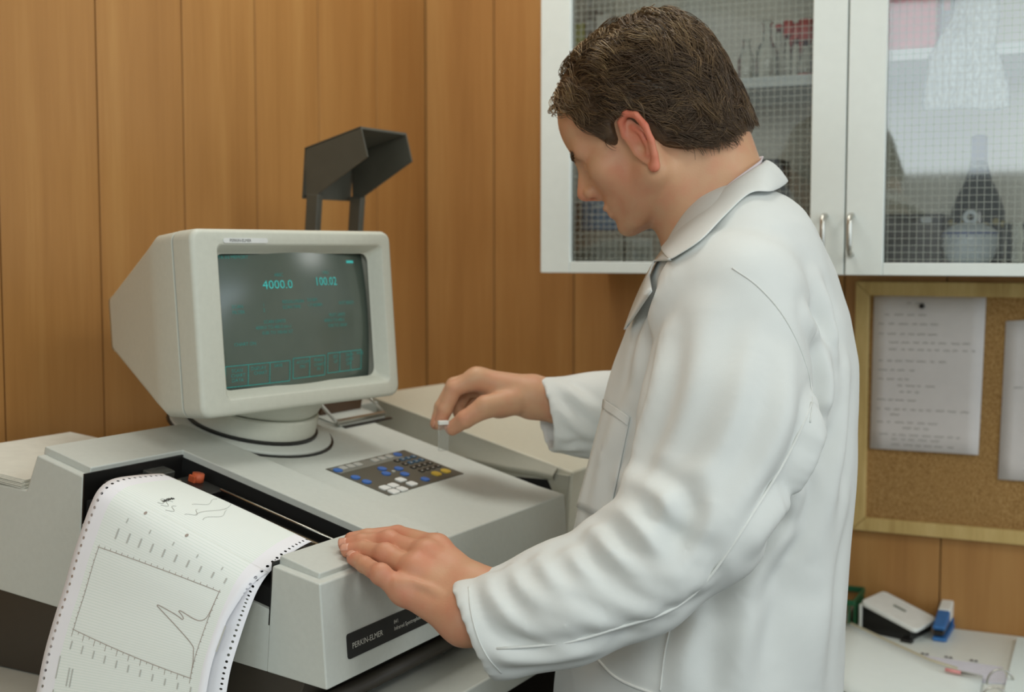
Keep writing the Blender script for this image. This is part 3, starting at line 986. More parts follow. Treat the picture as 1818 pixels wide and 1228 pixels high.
# wired glass
M['glass'], nt, p = new_mat('wired_glass')
nt.nodes.remove(p)
gtr = nt.nodes.new('ShaderNodeBsdfTransparent'); gtr.inputs[0].default_value = (0.975, 0.985, 0.98, 1)
ggl = nt.nodes.new('ShaderNodeBsdfGlossy'); ggl.inputs['Roughness'].default_value = 0.04
fre = nt.nodes.new('ShaderNodeFresnel'); fre.inputs['IOR'].default_value = 1.52
gnz = nt.nodes.new('ShaderNodeTexNoise'); gnz.inputs['Scale'].default_value = 14
gbp = nt.nodes.new('ShaderNodeBump'); gbp.inputs['Strength'].default_value = 0.02; gbp.inputs['Distance'].default_value = 0.001
nt.links.new(gnz.outputs['Fac'], gbp.inputs['Height']); nt.links.new(gbp.outputs[0], ggl.inputs['Normal'])
gmx = nt.nodes.new('ShaderNodeMixShader')
gmu = nt.nodes.new('ShaderNodeMath'); gmu.operation = 'MULTIPLY'; gmu.inputs[1].default_value = 1.5
nt.links.new(fre.outputs[0], gmu.inputs[0]); nt.links.new(gmu.outputs[0], gmx.inputs[0])
nt.links.new(gtr.outputs[0], gmx.inputs[1]); nt.links.new(ggl.outputs[0], gmx.inputs[2])
nt.links.new(gmx.outputs[0], nt.nodes['Material Output'].inputs['Surface'])
M['wire'] = plain('glass_wire', srgb(180, 184, 174), 0.5)

sl_ = on_front(1011, 444)[0]; sr_ = on_front(1437, 444)[0]; s2 = on_front(1567, 444)[0]
gz0 = on_front(1690, 467)[2]
for (d0, d1, g0, g1, hs) in ((CS0, CSM - 0.0012, sl_, sr_, on_front(1465, 444)[0]), (CSM + 0.0012, CS1, s2, CS1 - (s2 - CSM), on_front(1512, 444)[0])):
    dz0, dz1 = CZ0 + 0.0005, CZ1
    fr = [('stile', (d0, g0), (dz0, dz1)), ('stile', (g1, d1), (dz0, dz1)), ('rail', (g0, g1), (dz0, gz0)), ('rail', (g0, g1), (dz1 - 0.05, dz1))]
    door = mesh('door', *RW.box((g0 - 0.002, g1 + 0.002), (CD - 0.012, CD - 0.008), (gz0 - 0.002, dz1 - 0.048)), M['glass'], cab)
    for nm, a_, z_ in fr:
        o_ = (CD - 0.020, CD) if nm == 'stile' else (CD - 0.020, CD - 0.0012)
        mesh(nm, *RW.box(a_, o_, z_), M['lam_white'], door, bevel=0.0012, seg=1)
    W_ = []
    pitch = 0.0106
    for s in np.arange(g0 + pitch / 2, g1, pitch):
        W_.append(RW.box((s - 0.00032, s + 0.00032), (CD - 0.0104, CD - 0.0098), (gz0, dz1 - 0.05)))
    for z in np.arange(gz0 + pitch / 2, dz1 - 0.05, pitch):
        W_.append(RW.box((g0, g1), (CD - 0.0110, CD - 0.0104), (z - 0.00032, z + 0.00032)))
    tag(mesh('wire_mesh', *join(*W_), M['wire'], door), kind='stuff')
    zt, zb = on_front(1512, 382)[2], on_front(1512, 452)[2]
    c = []
    for (s_, o_) in ((0, 0.0), (0, 0.016), (0, 0.022)):
        pass
    pts = [(0.0, zt), (0.014, zt - 0.001), (0.0205, zt - 0.006), (0.0225, zt - 0.015), (0.0225, zb + 0.015), (0.0205, zb + 0.006), (0.014, zb + 0.001), (0.0, zb)]
    mesh('handle', *tube([RW.w((hs, CD + o, z)) for o, z in pts], 0.0040, 10), M['steel'], door, smooth=True)

# ---- things in the cabinet
def cabpt(px, py, out):
    return RW.l(hit(px, py, RW.w((0, out, 0)), NR))


CF = CZ0 + T                                            # cabinet floor


def crate(name, x0, x1, ytop, out0, out1, z0, mat, label, cat, group=None, bev=0.0015, ztop=None):
    a0, a1 = cabpt(x0, 300, out1)[0], cabpt(x1, 300, out1)[0]
    zt = cabpt((x0 + x1) / 2, ytop, out1)[2] if ztop is None else ztop
    return a0, a1, zt


# binders on the left shelf
sz = shz_l + 0.0086
for x0, x1, zt, mat, lab, cat in (
        (1019, 1037, 1.84, plain('binder_lime', srgb(168, 178, 70), 0.5), 'lime green ring binder standing at the left end of the cabinet shelf', 'binder'),
        (1038, 1056, 1.86, plain('binder_dark', srgb(84, 92, 88), 0.5), 'dark grey binder standing right of the lime green one', 'binder'),
        (1057, 1083, 1.85, plain('binder_white', srgb(206, 208, 200), 0.5), 'white binder standing between the dark grey and the pink one', 'binder'),
        (1084, 1120, 1.83, plain('binder_pink', srgb(196, 150, 140), 0.5), 'dusty pink binder standing on the cabinet shelf above the man\'s hair', 'binder')):
    a0, a1 = cabpt(x0, 50, SHO - 0.03)[0], cabpt(x1, 50, SHO - 0.03)[0]
    t_ = thing('ring_binder', RW.w(((a0 + a1) / 2, 0.15, sz)), lab, cat, 'binders on the left cabinet shelf')
    mesh('spine', *RW.box((a0, a1), (SHO - 0.036, SHO - 0.030), (sz, zt)), mat, t_, bevel=0.002)
    mesh('cover', *RW.box((a0, a0 + 0.0025), (0.03, SHO - 0.036), (sz, zt)), mat, t_)
    mesh('cover', *RW.box((a1 - 0.0025, a1), (0.03, SHO - 0.036), (sz, zt)), mat, t_)
    mesh('pages', *RW.box((a0 + 0.0026, a1 - 0.0026), (0.04, SHO - 0.040), (sz + 0.004, zt - 0.012)), M['paper_plain'], t_)
    if x0 == 1038:
        for k in range(4):
            z_ = sz + 0.06 + 0.04 * k
            mesh('spine_label', *RW.box((a0 + 0.003, a1 - 0.003), (SHO - 0.0305, SHO - 0.0295), (z_, z_ + 0.016)), plain('label_grey', srgb(150, 156, 152), 0.6), t_)

# blue carton on two pale cartons
po = 0.20
b0, b1 = cabpt(1033, 400, po)[0], cabpt(1128, 400, po)[0]
zb0, zb1 = cabpt(1080, 409, po)[2], cabpt(1080, 355, po)[2]
g0_, g1_ = cabpt(1020, 440, po)[0], cabpt(1200, 440, po)[0]
mesh_ = lambda *a, **k: mesh(*a, **k)
M['carton'] = plain('pale_carton', srgb(186, 184, 172), 0.7)
M['bluebox'] = plain('blue_carton', srgb(74, 134, 180), 0.55)
for (c0, c1, lab) in ((g0_, (g0_ + g1_) / 2 - 0.002, 'pale grey carton under the left half of the blue carton'), ((g0_ + g1_) / 2 + 0.002, g1_, 'pale grey carton behind the man\'s chin, right of its twin')):
    t_ = thing('carton', RW.w(((c0 + c1) / 2, po - 0.06, CF)), lab, 'carton', 'pale cartons on the cabinet floor')
    mesh('body', *RW.box((c0, c1), (po - 0.13, po), (CF, zb0 - 0.003)), M['carton'], t_, bevel=0.001, seg=1)
    mesh('flap', *RW.box((c0 - 0.001, c1 + 0.001), (po - 0.131, po + 0.001), (zb0 - 0.012, zb0)), M['carton'], t_, bevel=0.001, seg=1)
t_ = thing('blue_carton', RW.w(((b0 + b1) / 2, po - 0.05, zb0)), 'light blue carton with white print behind the glass beside the man\'s mouth', 'carton')
mesh('body', *RW.box((b0, b1), (po - 0.10, po), (zb0 + 0.0005, zb1)), M['bluebox'], t_, bevel=0.001, seg=1)
for k, (u0, u1, z_) in enumerate(((0.22, 0.55, 0.74), (0.15, 0.80, 0.50), (0.15, 0.75, 0.26))):
    mesh('print_band', *RW.box((b0 + (b1 - b0) * u0, b0 + (b1 - b0) * u1), (po, po + 0.0004), (zb0 + (zb1 - zb0) * z_, zb0 + (zb1 - zb0) * (z_ + (0.14 if k == 0 else 0.05)))), plain('carton_print', srgb(180, 206, 222), 0.6), t_)
mesh('end_panel', *RW.box((b0 - 0.010, b0 - 0.0005), (po - 0.10, po), (zb0 + 0.0005, zb1 - 0.004)), M['base_dark'], t_)

# clear glassware on the left shelf
M['clear'], nt, p = new_mat('clear_glass')
p.inputs['Base Color'].default_value = (0.93, 0.96, 0.95, 1); p.inputs['Transmission Weight'].default_value = 1.0
p.inputs['Roughness'].default_value = 0.03; p.inputs['IOR'].default_value = 1.25
nzz = nt.nodes.new('ShaderNodeTexNoise'); nzz.inputs['Scale'].default_value = 30
bpp = nt.nodes.new('ShaderNodeBump'); bpp.inputs['Strength'].default_value = 0.03; nt.links.new(nzz.outputs['Fac'], bpp.inputs['Height']); nt.links.new(bpp.outputs[0], p.inputs['Normal'])
M['redcap'] = plain('red_cap', srgb(206, 70, 58), 0.45)
go = SHO - 0.045
R3 = (-DR, NR, ZZ)
fl = cabpt(1361, 138, go)[0]; s_px = cabpt(1371, 138, go)[0] - cabpt(1361, 138, go)[0]
zt = cabpt(1361, 38, go)[2] - sz
tag(mesh('glass_flask', *lathe(RW.w((fl, go, sz)), [(0.018, 0.0), (0.0195, 0.003), (0.0195, zt * 0.45), (0.016, zt * 0.56), (0.0078, zt * 0.68), (0.0070, zt * 0.93), (0.0105, zt * 0.97), (0.0105, zt)], 24, R3), M['clear'], smooth=True, loc=RW.w((fl, go, sz))),
    'clear glass flask with a flared neck behind the man\'s head, on the cabinet shelf', 'flask')
fl2 = cabpt(1326, 138, go)[0]
tag(mesh('glass_flask', *lathe(RW.w((fl2, go + 0.005, sz)), [(0.013, 0.0), (0.0140, 0.003), (0.0140, zt * 0.35), (0.007, zt * 0.55), (0.006, zt * 0.68), (0.008, zt * 0.70)], 24, R3), M['clear'], smooth=True, loc=RW.w((fl2, go, sz))),
    'small short glass flask half hidden by the man\'s hair, on the cabinet shelf', 'flask')
labs = ('glass tube with a small red stopper next to the flask', 'glass tube with a red stopper, second from the flask', 'glass tube with a broad red stopper, third from the flask', 'glass tube with a tall red stopper beside the door frame')
for i, (x, yt, r, ch, dy) in enumerate(((1382, 44, 0.0062, 0.006, 0), (1398, 36, 0.0068, 0.024, 0.012), (1413, 42, 0.0085, 0.026, 0.0), (1430, 34, 0.0110, 0.034, 0.010))):
    oo = go + dy - 0.012
    s_ = cabpt(x, 138, oo)[0]; h_ = cabpt(x, yt, oo)[2] - sz
    t_ = thing('stoppered_tube', RW.w((s_, oo, sz)), labs[i], 'glass tube', 'red-stoppered tubes on the shelf')
    mesh('tube', *lathe(RW.w((s_, oo, sz)), [(r * 0.9, 0.0), (r, 0.003), (r, h_ - ch)], 16, R3), M['clear'], t_, smooth=True)
    mesh('stopper', *lathe(RW.w((s_, oo, sz)), [(r * 1.02, h_ - ch), (r * 1.2, h_ - ch + 0.002), (r * 1.15, h_ - 0.002), (r * 0.9, h_)], 16, R3), M['redcap'], t_, smooth=True)
    if i == 3:
        mesh('foot', *lathe(RW.w((s_, oo, sz)), [(r * 1.4, 0.0002), (r * 1.4, 0.005), (r * 1.05, 0.007)], 16, R3), M['redcap'], t_, smooth=True)
ds = cabpt(1362, 290, 0.15)[0]
tag(mesh('black_case', *RW.box((ds - 0.022, ds + 0.022), (0.08, 0.15), (CF, cabpt(1362, 282, 0.15)[2])), M['black'], bevel=0.003), 'small black case behind the glass beside the man\'s collar', 'case')

# right-hand side: red folder, grey folder, plastic bag
szr = shz_r + 0.0086
fo = SHO - 0.020
f0, f1 = cabpt(1560, 60, fo)[0], cabpt(1663, 60, fo)[0]
t_ = thing('red_box_file', RW.w(((f0 + f1) / 2, 0.15, szr)), 'bright red box file standing on the upper right cabinet shelf', 'box file')
mesh('body', *RW.box((f0, f1), (0.03, fo), (szr, szr + 0.24)), plain('red_card', srgb(214, 78, 84), 0.55), t_, bevel=0.0015, seg=1)
mesh('front_edge', *RW.box((f0 + 0.004, f1 - 0.004), (fo, fo + 0.0015), (szr + 0.004, szr + 0.236)), plain('red_card_front', srgb(222, 88, 94), 0.5), t_)
f2 = cabpt(1694, 60, fo - 0.02)[0]
t_ = thing('grey_folder', RW.w(((f1 + f2) / 2, 0.15, szr)), 'grey folder leaning between the red box file and the plastic bag', 'folder')
poly = [RW.w((f1 + 0.003, 0.04, szr)), RW.w((f2, 0.04, szr)), RW.w((f2 - 0.008, 0.04, szr + 0.22)), RW.w((f1 + 0.0025, 0.04, szr + 0.22))]
mesh('body', *prism(poly, NR * (fo - 0.06)), plain('grey_card', srgb(150, 150, 158), 0.6), t_, bevel=0.001, seg=1)
mesh('red_tab', *RW.box((f1 + 0.006, f2 - 0.006), (fo - 0.02, fo - 0.019), (szr + 0.06, szr + 0.16)), plain('pink_tab', srgb(196, 130, 136), 0.6), t_)

# thin plastic bag hanging inside the right door
M['film'], nt, p = new_mat('plastic_film')
p.inputs['Base Color'].default_value = (*srgb(232, 238, 236), 1); p.inputs['Roughness'].default_value = 0.35
trn = nt.nodes.new('ShaderNodeBsdfTransparent'); mxs = nt.nodes.new('ShaderNodeMixShader')
nzf = nt.nodes.new('ShaderNodeTexNoise'); nzf.inputs['Scale'].default_value = 22; nzf.inputs['Detail'].default_value = 2
rm = nt.nodes.new('ShaderNodeMapRange'); rm.inputs['To Min'].default_value = 0.30; rm.inputs['To Max'].default_value = 0.75
rm.inputs['From Min'].default_value = 0.3; rm.inputs['From Max'].default_value = 0.7
nt.links.new(nzf.outputs['Fac'], rm.inputs['Value']); nt.links.new(rm.outputs[0], mxs.inputs[0])
nt.links.new(trn.outputs[0], mxs.inputs[1]); nt.links.new(p.outputs[0], mxs.inputs[2])
nt.links.new(mxs.outputs[0], nt.nodes['Material Output'].inputs['Surface'])
bo_ = SHO + 0.010
rows = [(-60, 1700, 1772), (0, 1696, 1776), (30, 1690, 1776), (60, 1672, 1772), (85, 1658, 1766), (100, 1650, 1778), (140, 1643, 1790), (170, 1637, 1796), (186, 1636, 1794), (194, 1640, 1788)]
V, Fq = [], []
nj = 22
for y, x0, x1 in rows:
    for side_ in (1, -1):
        rng_ = range(nj + 1) if side_ == 1 else range(nj - 1, 0, -1)
        for j in rng_:
            t = j / nj; x = x0 + (x1 - x0) * t
            l = cabpt(x, y, bo_)
            d_ = 0.006 * math.sin(math.pi * t) + 0.0022 * math.sin(13 * t + y * 0.05) * math.sin(math.pi * t)
            V.append(RW.w((l[0], bo_ + side_ * d_ * 0.9, l[2] + 0.002 * math.sin(9 * t + y * 0.02))))
kk = 2 * nj
for i in range(len(rows) - 1):
    for j in range(kk):
        Fq.append((i * kk + j, i * kk + (j + 1) % kk, (i + 1) * kk + (j + 1) % kk, (i + 1) * kk + j))
Fq.append(tuple(range((len(rows) - 1) * kk, len(rows) * kk)))
tag(mesh('plastic_bag', *orient(np.array(V), Fq), M['film'], smooth=True), 'thin white plastic bag hanging inside the right cabinet door', 'bag')

# black cassette box with a pale badge
ko = CD - 0.075
k0, k1 = cabpt(1548, 430, ko)[0], cabpt(1672, 430, ko)[0]; kz = cabpt(1620, 380, ko)[2]
t_ = thing('black_box', RW.w(((k0 + k1) / 2, ko - 0.05, CF)), 'black box with a pale oval badge left of the sugar bowl', 'box')
mesh('body', *RW.box((k0, k1), (ko - 0.11, ko), (CF, kz)), M['black'], t_, bevel=0.002)
mesh('grille', *RW.box((k0 + 0.01, cabpt(1628, 430, ko)[0]), (ko, ko + 0.001), (CF + 0.03, kz - 0.006)), M['black_matt'], t_)
wb = cabpt(1645, 390, ko)
mesh('badge', *prism([RW.w((wb[0] + x, ko, wb[2] + y)) for x, y in rrect(0.017, 0.0095, 0.0045, 3)], NR * 0.0015), plain('badge_pale', srgb(180, 186, 190), 0.4), t_)

# dark carafe
vo = CD - 0.135
vc = cabpt(1734, 460, vo); vs = cabpt(1734, 240, vo)
rr_ = (cabpt(1783, 440, vo)[0] - cabpt(1685, 440, vo)[0]) / 2
hz = lambda py: cabpt(1734, py, vo)[2] - CF
rn = rr_ * 0.30
t_ = thing('dark_bottle', RW.w((vc[0], vo, CF)), 'dark green long-necked bottle behind the sugar bowl', 'bottle')
M['bottle'] = plain('dark_bottle_glass', srgb(22, 34, 28), 0.12)
mesh('body', *lathe(RW.w((vc[0], vo, CF)), [(rr_ * 0.85, 0.0), (rr_ * 0.98, 0.006), (rr_, hz(420)), (rr_ * 0.98, hz(375)), (rr_ * 0.80, hz(350)), (rr_ * 0.50, hz(320)), (rn * 1.15, hz(296)), (rn, hz(285))], 32, R3), M['bottle'], t_, smooth=True)
mesh('neck_foil', *lathe(RW.w((vc[0], vo, CF)), [(rn * 1.02, hz(294)), (rn * 1.0, hz(262)), (rn * 0.98, hz(244)), (rn * 0.75, hz(240))], 24, R3), plain('lilac_foil', srgb(116, 112, 140), 0.4), t_, smooth=True)
for k in range(7):
    an = math.pi * (0.12 + 0.76 * k / 6)
    c_ = RW.w((vc[0] + math.cos(an) * rr_ * 0.99, vo + math.sin(an) * rr_ * 0.99, CF + hz(398) + 0.004 * math.sin(k * 2.2)))
    mesh('gold_mark', *lathe(c_ - ZZ * 0.006, [(0.002, 0), (0.0055, 0.004), (0.0055, 0.008), (0.002, 0.012)], 8, R3), plain('gold_mark', srgb(164, 150, 92), 0.4), t_, smooth=True)

# porcelain sugar bowl
so = CD - 0.062
sc_ = cabpt(1721, 460, so)
sr2 = (cabpt(1771, 430, so)[0] - cabpt(1671, 430, so)[0]) / 2
hz2 = lambda py: cabpt(1721, py, so)[2] - CF
base_ = RW.w((sc_[0], so, CF))
t_ = thing('sugar_bowl', base_, 'white porcelain sugar bowl with a ring knob and blue rim', 'sugar bowl')
M['china'] = plain('white_china', srgb(216, 224, 228), 0.2)
M['blueline'] = plain('blue_glaze', srgb(96, 110, 168), 0.25)
mesh('bowl', *lathe(base_, [(sr2 * 0.62, 0.0), (sr2 * 0.70, 0.001), (sr2 * 0.88, hz2(455)), (sr2 * 0.985, hz2(438)), (sr2, hz2(425)), (sr2 * 0.985, hz2(415)), (sr2 * 0.95, hz2(414.5))], 40, R3), M['china'], t_, smooth=True)
mesh('blue_rim', *lathe(base_, [(sr2 * 0.99, hz2(415.4)), (sr2 * 1.0, hz2(414.6)), (sr2 * 1.0, hz2(412.6)), (sr2 * 0.985, hz2(412))], 40, R3), M['blueline'], t_, smooth=True)
lidp = mesh('bowl_lid', *lathe(base_, [(sr2 * 0.98, hz2(412)), (sr2 * 0.93, hz2(409)), (sr2 * 0.72, hz2(402)), (sr2 * 0.45, hz2(396.5)), (sr2 * 0.22, hz2(394.5))], 40, R3), M['china'], t_, smooth=True)
kc = RW.w((sc_[0], so, CF + hz2(385.5))); rk = (hz2(376) - hz2(395)) / 2
ring = [kc + (-DR) * rk * math.cos(q) + ZZ * rk * math.sin(q) for q in np.linspace(0, 2 * math.pi, 21)]
mesh('knob', *tube(ring, 0.0038, 8, caps=False), M['china'], lidp, smooth=True)
for k in range(9):
    an = math.pi * (0.1 + 0.8 * k / 8)
    mesh('blue_motif', *lathe(RW.w((sc_[0] + math.cos(an) * sr2 * 0.992, so + math.sin(an) * sr2 * 0.992, CF + hz2(419))), [(0.0002, -0.0015), (0.0014, 0.0), (0.0002, 0.0015)], 6, R3), M['blueline'], t_)
# cut-glass tumblers
for i, (x, lab) in enumerate(((1801, 'clear cut-glass tumbler right of the sugar bowl'), (1836, 'clear cut-glass tumbler at the far right of the cabinet floor'))):
    tc_ = cabpt(x, 460, CD - 0.07)[0]
    t_h = cabpt(x, 395, CD - 0.07)[2] - CF
    tag(mesh('glass_tumbler', *lathe(RW.w((tc_, CD - 0.07, CF)), [(0.011, 0.0), (0.013, 0.002), (0.012, t_h * 0.3), (0.014, t_h * 0.6), (0.0165, t_h)], 10, R3), M['clear'], loc=RW.w((tc_, CD - 0.07, CF))), lab, 'glass')

# ================================================================== cork board
cs0, cs1, cz0, cz1 = 0.8736, 1.4736, 0.9527, 1.3953
fw_ = 0.0245
cork = thing('cork_board', RW.w(((cs0 + cs1) / 2, 0.01, cz0)), 'cork notice board in a pale wooden frame on the wall', 'notice board')
M['cork'], nt, p = new_mat('cork')
n1 = nt.nodes.new('ShaderNodeTexNoise'); n1.inputs['Scale'].default_value = 170; n1.inputs['Detail'].default_value = 3
nt.links.new(ramp(nt, n1.outputs['Fac'], [(0.35, srgb(128, 92, 48)), (0.5, srgb(160, 122, 70)), (0.66, srgb(180, 144, 92))]), p.inputs['Base Color']); p.inputs['Roughness'].default_value = 0.9
mesh('cork_panel', *RW.box((cs0 + 0.01, cs1 - 0.01), (0.0015, 0.008), (cz0 + 0.01, cz1 - 0.01)), M['cork'], cork)


def member(p0, p1, p2, p3):
    return prism([RW.w((s, 0.0015, z)) for s, z in (p0, p1, p2, p3)], NR * 0.0155)


for q in (((cs0, cz0), (cs1, cz0), (cs1 - fw_, cz0 + fw_), (cs0 + fw_, cz0 + fw_)), ((cs0, cz1), (cs1, cz1), (cs1 - fw_, cz1 - fw_), (cs0 + fw_, cz1 - fw_)),
          ((cs0, cz0), (cs0, cz1), (cs0 + fw_, cz1 - fw_), (cs0 + fw_, cz0 + fw_)), ((cs1, cz0), (cs1, cz1), (cs1 - fw_, cz1 - fw_), (cs1 - fw_, cz0 + fw_))):
    mesh('frame_member', *member(*q), M['pine'], cork, bevel=0.002)
M['note'] = plain('note_paper', srgb(214, 208, 206), 0.8, noise=0.02)
M['pencil_ink'] = plain('faint_ink', srgb(160, 156, 152), 0.8)


def note(corners, label, lines, seed, out=0.0100):
    TL, TR, BR, BL = [RW.l(hit(x, y, RW.w((0, out, 0)), NR))[[0, 2]] for x, y in corners]
    n = 8
    V, Fq = [], []
    def pt(u, v, up=0.0):
        q = (TL * (1 - u) + TR * u) * (1 - v) + (BL * (1 - u) + BR * u) * v
        return RW.w((q[0], out + 0.0008 + 0.010 * v ** 3 * (0.3 + 0.7 * u) + 0.001 * math.sin(3 * u + seed) + up, q[1]))
    for i in range(n + 1):
        for j in range(n + 1): V.append(pt(j / n, i / n))
    for i in range(n):
        for j in range(n):
            q = i * (n + 1) + j; Fq.append((q, q + n + 1, q + n + 2, q + 1))
    t_ = thing('pinned_note', pt(0.5, 1.0), label, 'note', 'notes pinned on the cork board')
    sh_ = mesh('sheet', V, Fq, M['note'], t_, smooth=True)
    s_ = sh_.modifiers.new('t', 'SOLIDIFY'); s_.thickness = 0.0003; s_.offset = -1
    rg = random.Random(seed); st = []
    for (v, u0, u1) in lines:
        u = u0
        while u < u1:
            w_ = rg.uniform(0.03, 0.09)
            if u + w_ > u1 + 0.03: break
            k = 9
            pts = np.array([pt(u + w_ * i / k, v + 0.0055 * math.sin(i * 2.3 + u * 30) + rg.uniform(-.002, .002), 0.0004) for i in range(k + 1)])
            V2 = np.vstack([pts + ZZ * 0.00085, pts - ZZ * 0.00085]); m_ = k + 1
            st.append((V2, [(i, i + m_, i + m_ + 1, i + 1) for i in range(k)]))
            u += w_ + rg.uniform(0.02, 0.045)
    tag(mesh('handwriting', *join(*st), M['pencil_ink'], sh_), kind='stuff')
    return t_, pt


ln1 = [(0.045, 0.30, 0.48), (0.12, 0.10, 0.50), (0.18, 0.05, 0.62), (0.245, 0.05, 0.64), (0.30, 0.15, 0.90), (0.345, 0.15, 0.92), (0.42, 0.06, 0.66), (0.48, 0.05, 0.44), (0.54, 0.05, 0.40), (0.58, 0.24, 0.62), (0.62, 0.26, 0.48), (0.675, 0.05, 0.46), (0.735, 0.05, 0.92), (0.77, 0.18, 0.28), (0.82, 0.06, 0.68), (0.855, 0.30, 0.58), (0.90, 0.08, 0.85), (0.93, 0.20, 0.70), (0.965, 0.20, 0.80)]
t1, pt1 = note([(1552, 525), (1751, 527), (1738, 806), (1545, 795)], 'handwritten note pinned at the left of the cork board with a black pin', ln1, 3)
pin = thing('push_pin', pt1(0.44, 0.062), 'black push pin holding the left handwritten note', 'push pin')
pb = pt1(0.44, 0.062, 0.0006)
mesh('head', *lathe(pb, [(0.002, 0.0), (0.0045, 0.001), (0.0045, 0.004), (0.003, 0.006)], 14, (-DR, ZZ, NR)), M['black'], pin, smooth=True)
mesh('needle', *tube([pb - NR * 0.008, pb], 0.0004, 6), M['steel'], pin)
ln2 = [(0.04, 0.22, 0.8), (0.08, 0.2, 0.85), (0.12, 0.22, 0.7), (0.18, 0.22, 0.8), (0.22, 0.22, 0.6), (0.31, 0.25, 0.8), (0.35, 0.25, 0.7), (0.42, 0.1, 0.8), (0.48, 0.22, 0.7), (0.56, 0.22, 0.8), (0.60, 0.22, 0.7), (0.70, 0.25, 0.8), (0.76, 0.25, 0.6)]
note([(1786, 570), (1985, 560), (1975, 862), (1772, 850)], 'handwritten note at the right edge of the picture, on the cork board', ln2, 5)

# ================================================================== desk by the right wall
DZ = float(hit(1760, 1122, CORNER, NR)[2])
desk = thing('desk', RW.w((1.55, 0.33, 0)), 'white laminate desk against the right wall behind the man', 'desk')
mesh('top', *RW.box((0.885, 2.3), (0.002, 0.56), (DZ - 0.028, DZ)), M['lam_white'], desk, bevel=0.003)
for s in (0.90, 2.24):
    mesh('leg_panel', *RW.box((s, s + 0.025), (0.03, 0.52), (0, DZ - 0.028)), M['lam_white'], desk)
mesh('back_apron', *RW.box((0.93, 2.24), (0.04, 0.058), (0.35, DZ - 0.028)), M['lam_white'], desk)


def onz(px, py, z=None):
    return hit(px, py, (0, 0, DZ if z is None else z), ZZ)


def zbox(name, pts, z0, z1, mat, parent, bevel=0.001):
    poly = [np.array([q[0], q[1], z0]) for q in pts]
    return mesh(name, *prism(poly, ZZ * (z1 - z0)), mat, parent, bevel=bevel)


# black wedge box with a white sloping lid
p0, p1 = onz(1530, 1121), onz(1617, 1139)               # front lower edge
dirx = unit(p1 - p0); diry = np.array([-dirx[1], dirx[0], 0]); diry = diry if diry[1] > 0 else -diry
wl = float(np.linalg.norm(p1 - p0)); dep = 0.085
WF = Frame(p0, dirx, diry, ZZ)
wed = thing('desk_box', WF.w((wl / 2, dep / 2, 0)), 'small black wedge-shaped desk box with a sloping white lid', 'desk box')
hl, hr = 0.046, 0.018
body = [(0, 0, 0), (wl, 0, 0), (wl, 0, hr), (0, 0, hl)]
mesh('body', *prism([WF.w(q) for q in body], diry * dep), M['black'], wed, bevel=0.002)
ld = unit(WF.w((wl, 0, hr)) - WF.w((0, 0, hl))); lnn = unit(np.cross(ld, diry)); lnn = lnn if lnn[2] > 0 else -lnn
lcen = WF.w((wl / 2, dep / 2 , (hl + hr) / 2))
lw = wl * 1.20
lidw = mesh('sloping_lid', *prism([lcen + ld * (x + 0.002) + diry * y for x, y in rrect(lw, dep * 1.06, 0.010, 4)], lnn * 0.008), M['whiteplastic'], wed, bevel=0.002)
mesh('slot', *prism([lcen + lnn * 0.0082 + ld * x + diry * (y + 0.004) for x, y in rrect(0.024, 0.007, 0.002, 2)], lnn * 0.0008), plain('slot_grey', srgb(120, 126, 116), 0.5), lidw)
mesh('side_strip', *WF.box((-0.006, -0.0005), (-0.001, dep * 0.9), (0.0, hl + 0.002)), M['whiteplastic'], wed, bevel=0.0015)
mesh('front_tab', *WF.box((wl * 0.85, wl * 1.06), (-0.012, 0.0), (0.0, 0.006)), M['black'], wed)

# stapler
q0 = onz(1665, 1139); sd = unit(onz(1683, 1108) - q0); sx_ = np.array([sd[1], -sd[0], 0])
SF = Frame(q0, sx_, sd, ZZ)
M['blue'] = plain('blue_plastic', srgb(52, 112, 176), 0.4)
stp = thing('stapler', SF.w((0.0, 0.06, 0)), 'blue and white stapler standing on the desk beside the black wedge box', 'stapler')
mesh('base', *SF.box((-0.010, 0.014), (0.0, 0.115), (0.0, 0.007)), M['blue'], stp, bevel=0.003)
arm = [(0.004, 0.018), (0.0, 0.026), (0.06, 0.040), (0.06, 0.018)]
mesh('arm', *prism([SF.w((-0.010, b, n)) for b, n in arm], sx_ * 0.021), M['blue'], stp, bevel=0.003)
arm2 = [(0.0605, 0.018), (0.0605, 0.0405), (0.108, 0.050), (0.112, 0.018)]
mesh('handle', *prism([SF.w((-0.010, b, n)) for b, n in arm2], sx_ * 0.021), M['whiteplastic'], stp, bevel=0.003)
mesh('magazine', *SF.box((-0.007, 0.008), (0.002, 0.105), (0.0105, 0.0178)), M['black'], stp)
mesh('hinge', *SF.box((-0.009, 0.012), (0.095, 0.112), (0.0072, 0.018)), M['blue'], stp)

# green basket half hidden behind the coat
M['green'] = plain('green_plastic', srgb(30, 92, 58), 0.45)
g0 = onz(1500, 1122); g1 = onz(1528, 1128)
gd = DR * -1
GF = Frame(RW.w((RW.l(g1)[0] - 0.162, RW.l(g1)[1] - 0.012, DZ)), -DR, NR, ZZ)
bsk = thing('desk_basket', GF.w((0.07, -0.05, 0)), 'green slatted plastic desk basket half hidden behind the man\'s coat', 'basket')
mesh('bottom', *GF.box((0.0, 0.145), (-0.10, 0.0), (0.0005, 0.004)), M['green'], bsk)
for z in (0.0035, 0.046):
    for bx in (((0.0, 0.147), (-0.003, 0.0)), ((0.0, 0.147), (-0.10, -0.097)), ((0.0, 0.003), (-0.10, 0.0)), ((0.145, 0.148), (-0.10, 0.0))):
        mesh('rim', *GF.box(bx[0], bx[1], (z, z + (0.010 if z > 0.01 else 0.004))), M['green'], bsk, bevel=0.0008)
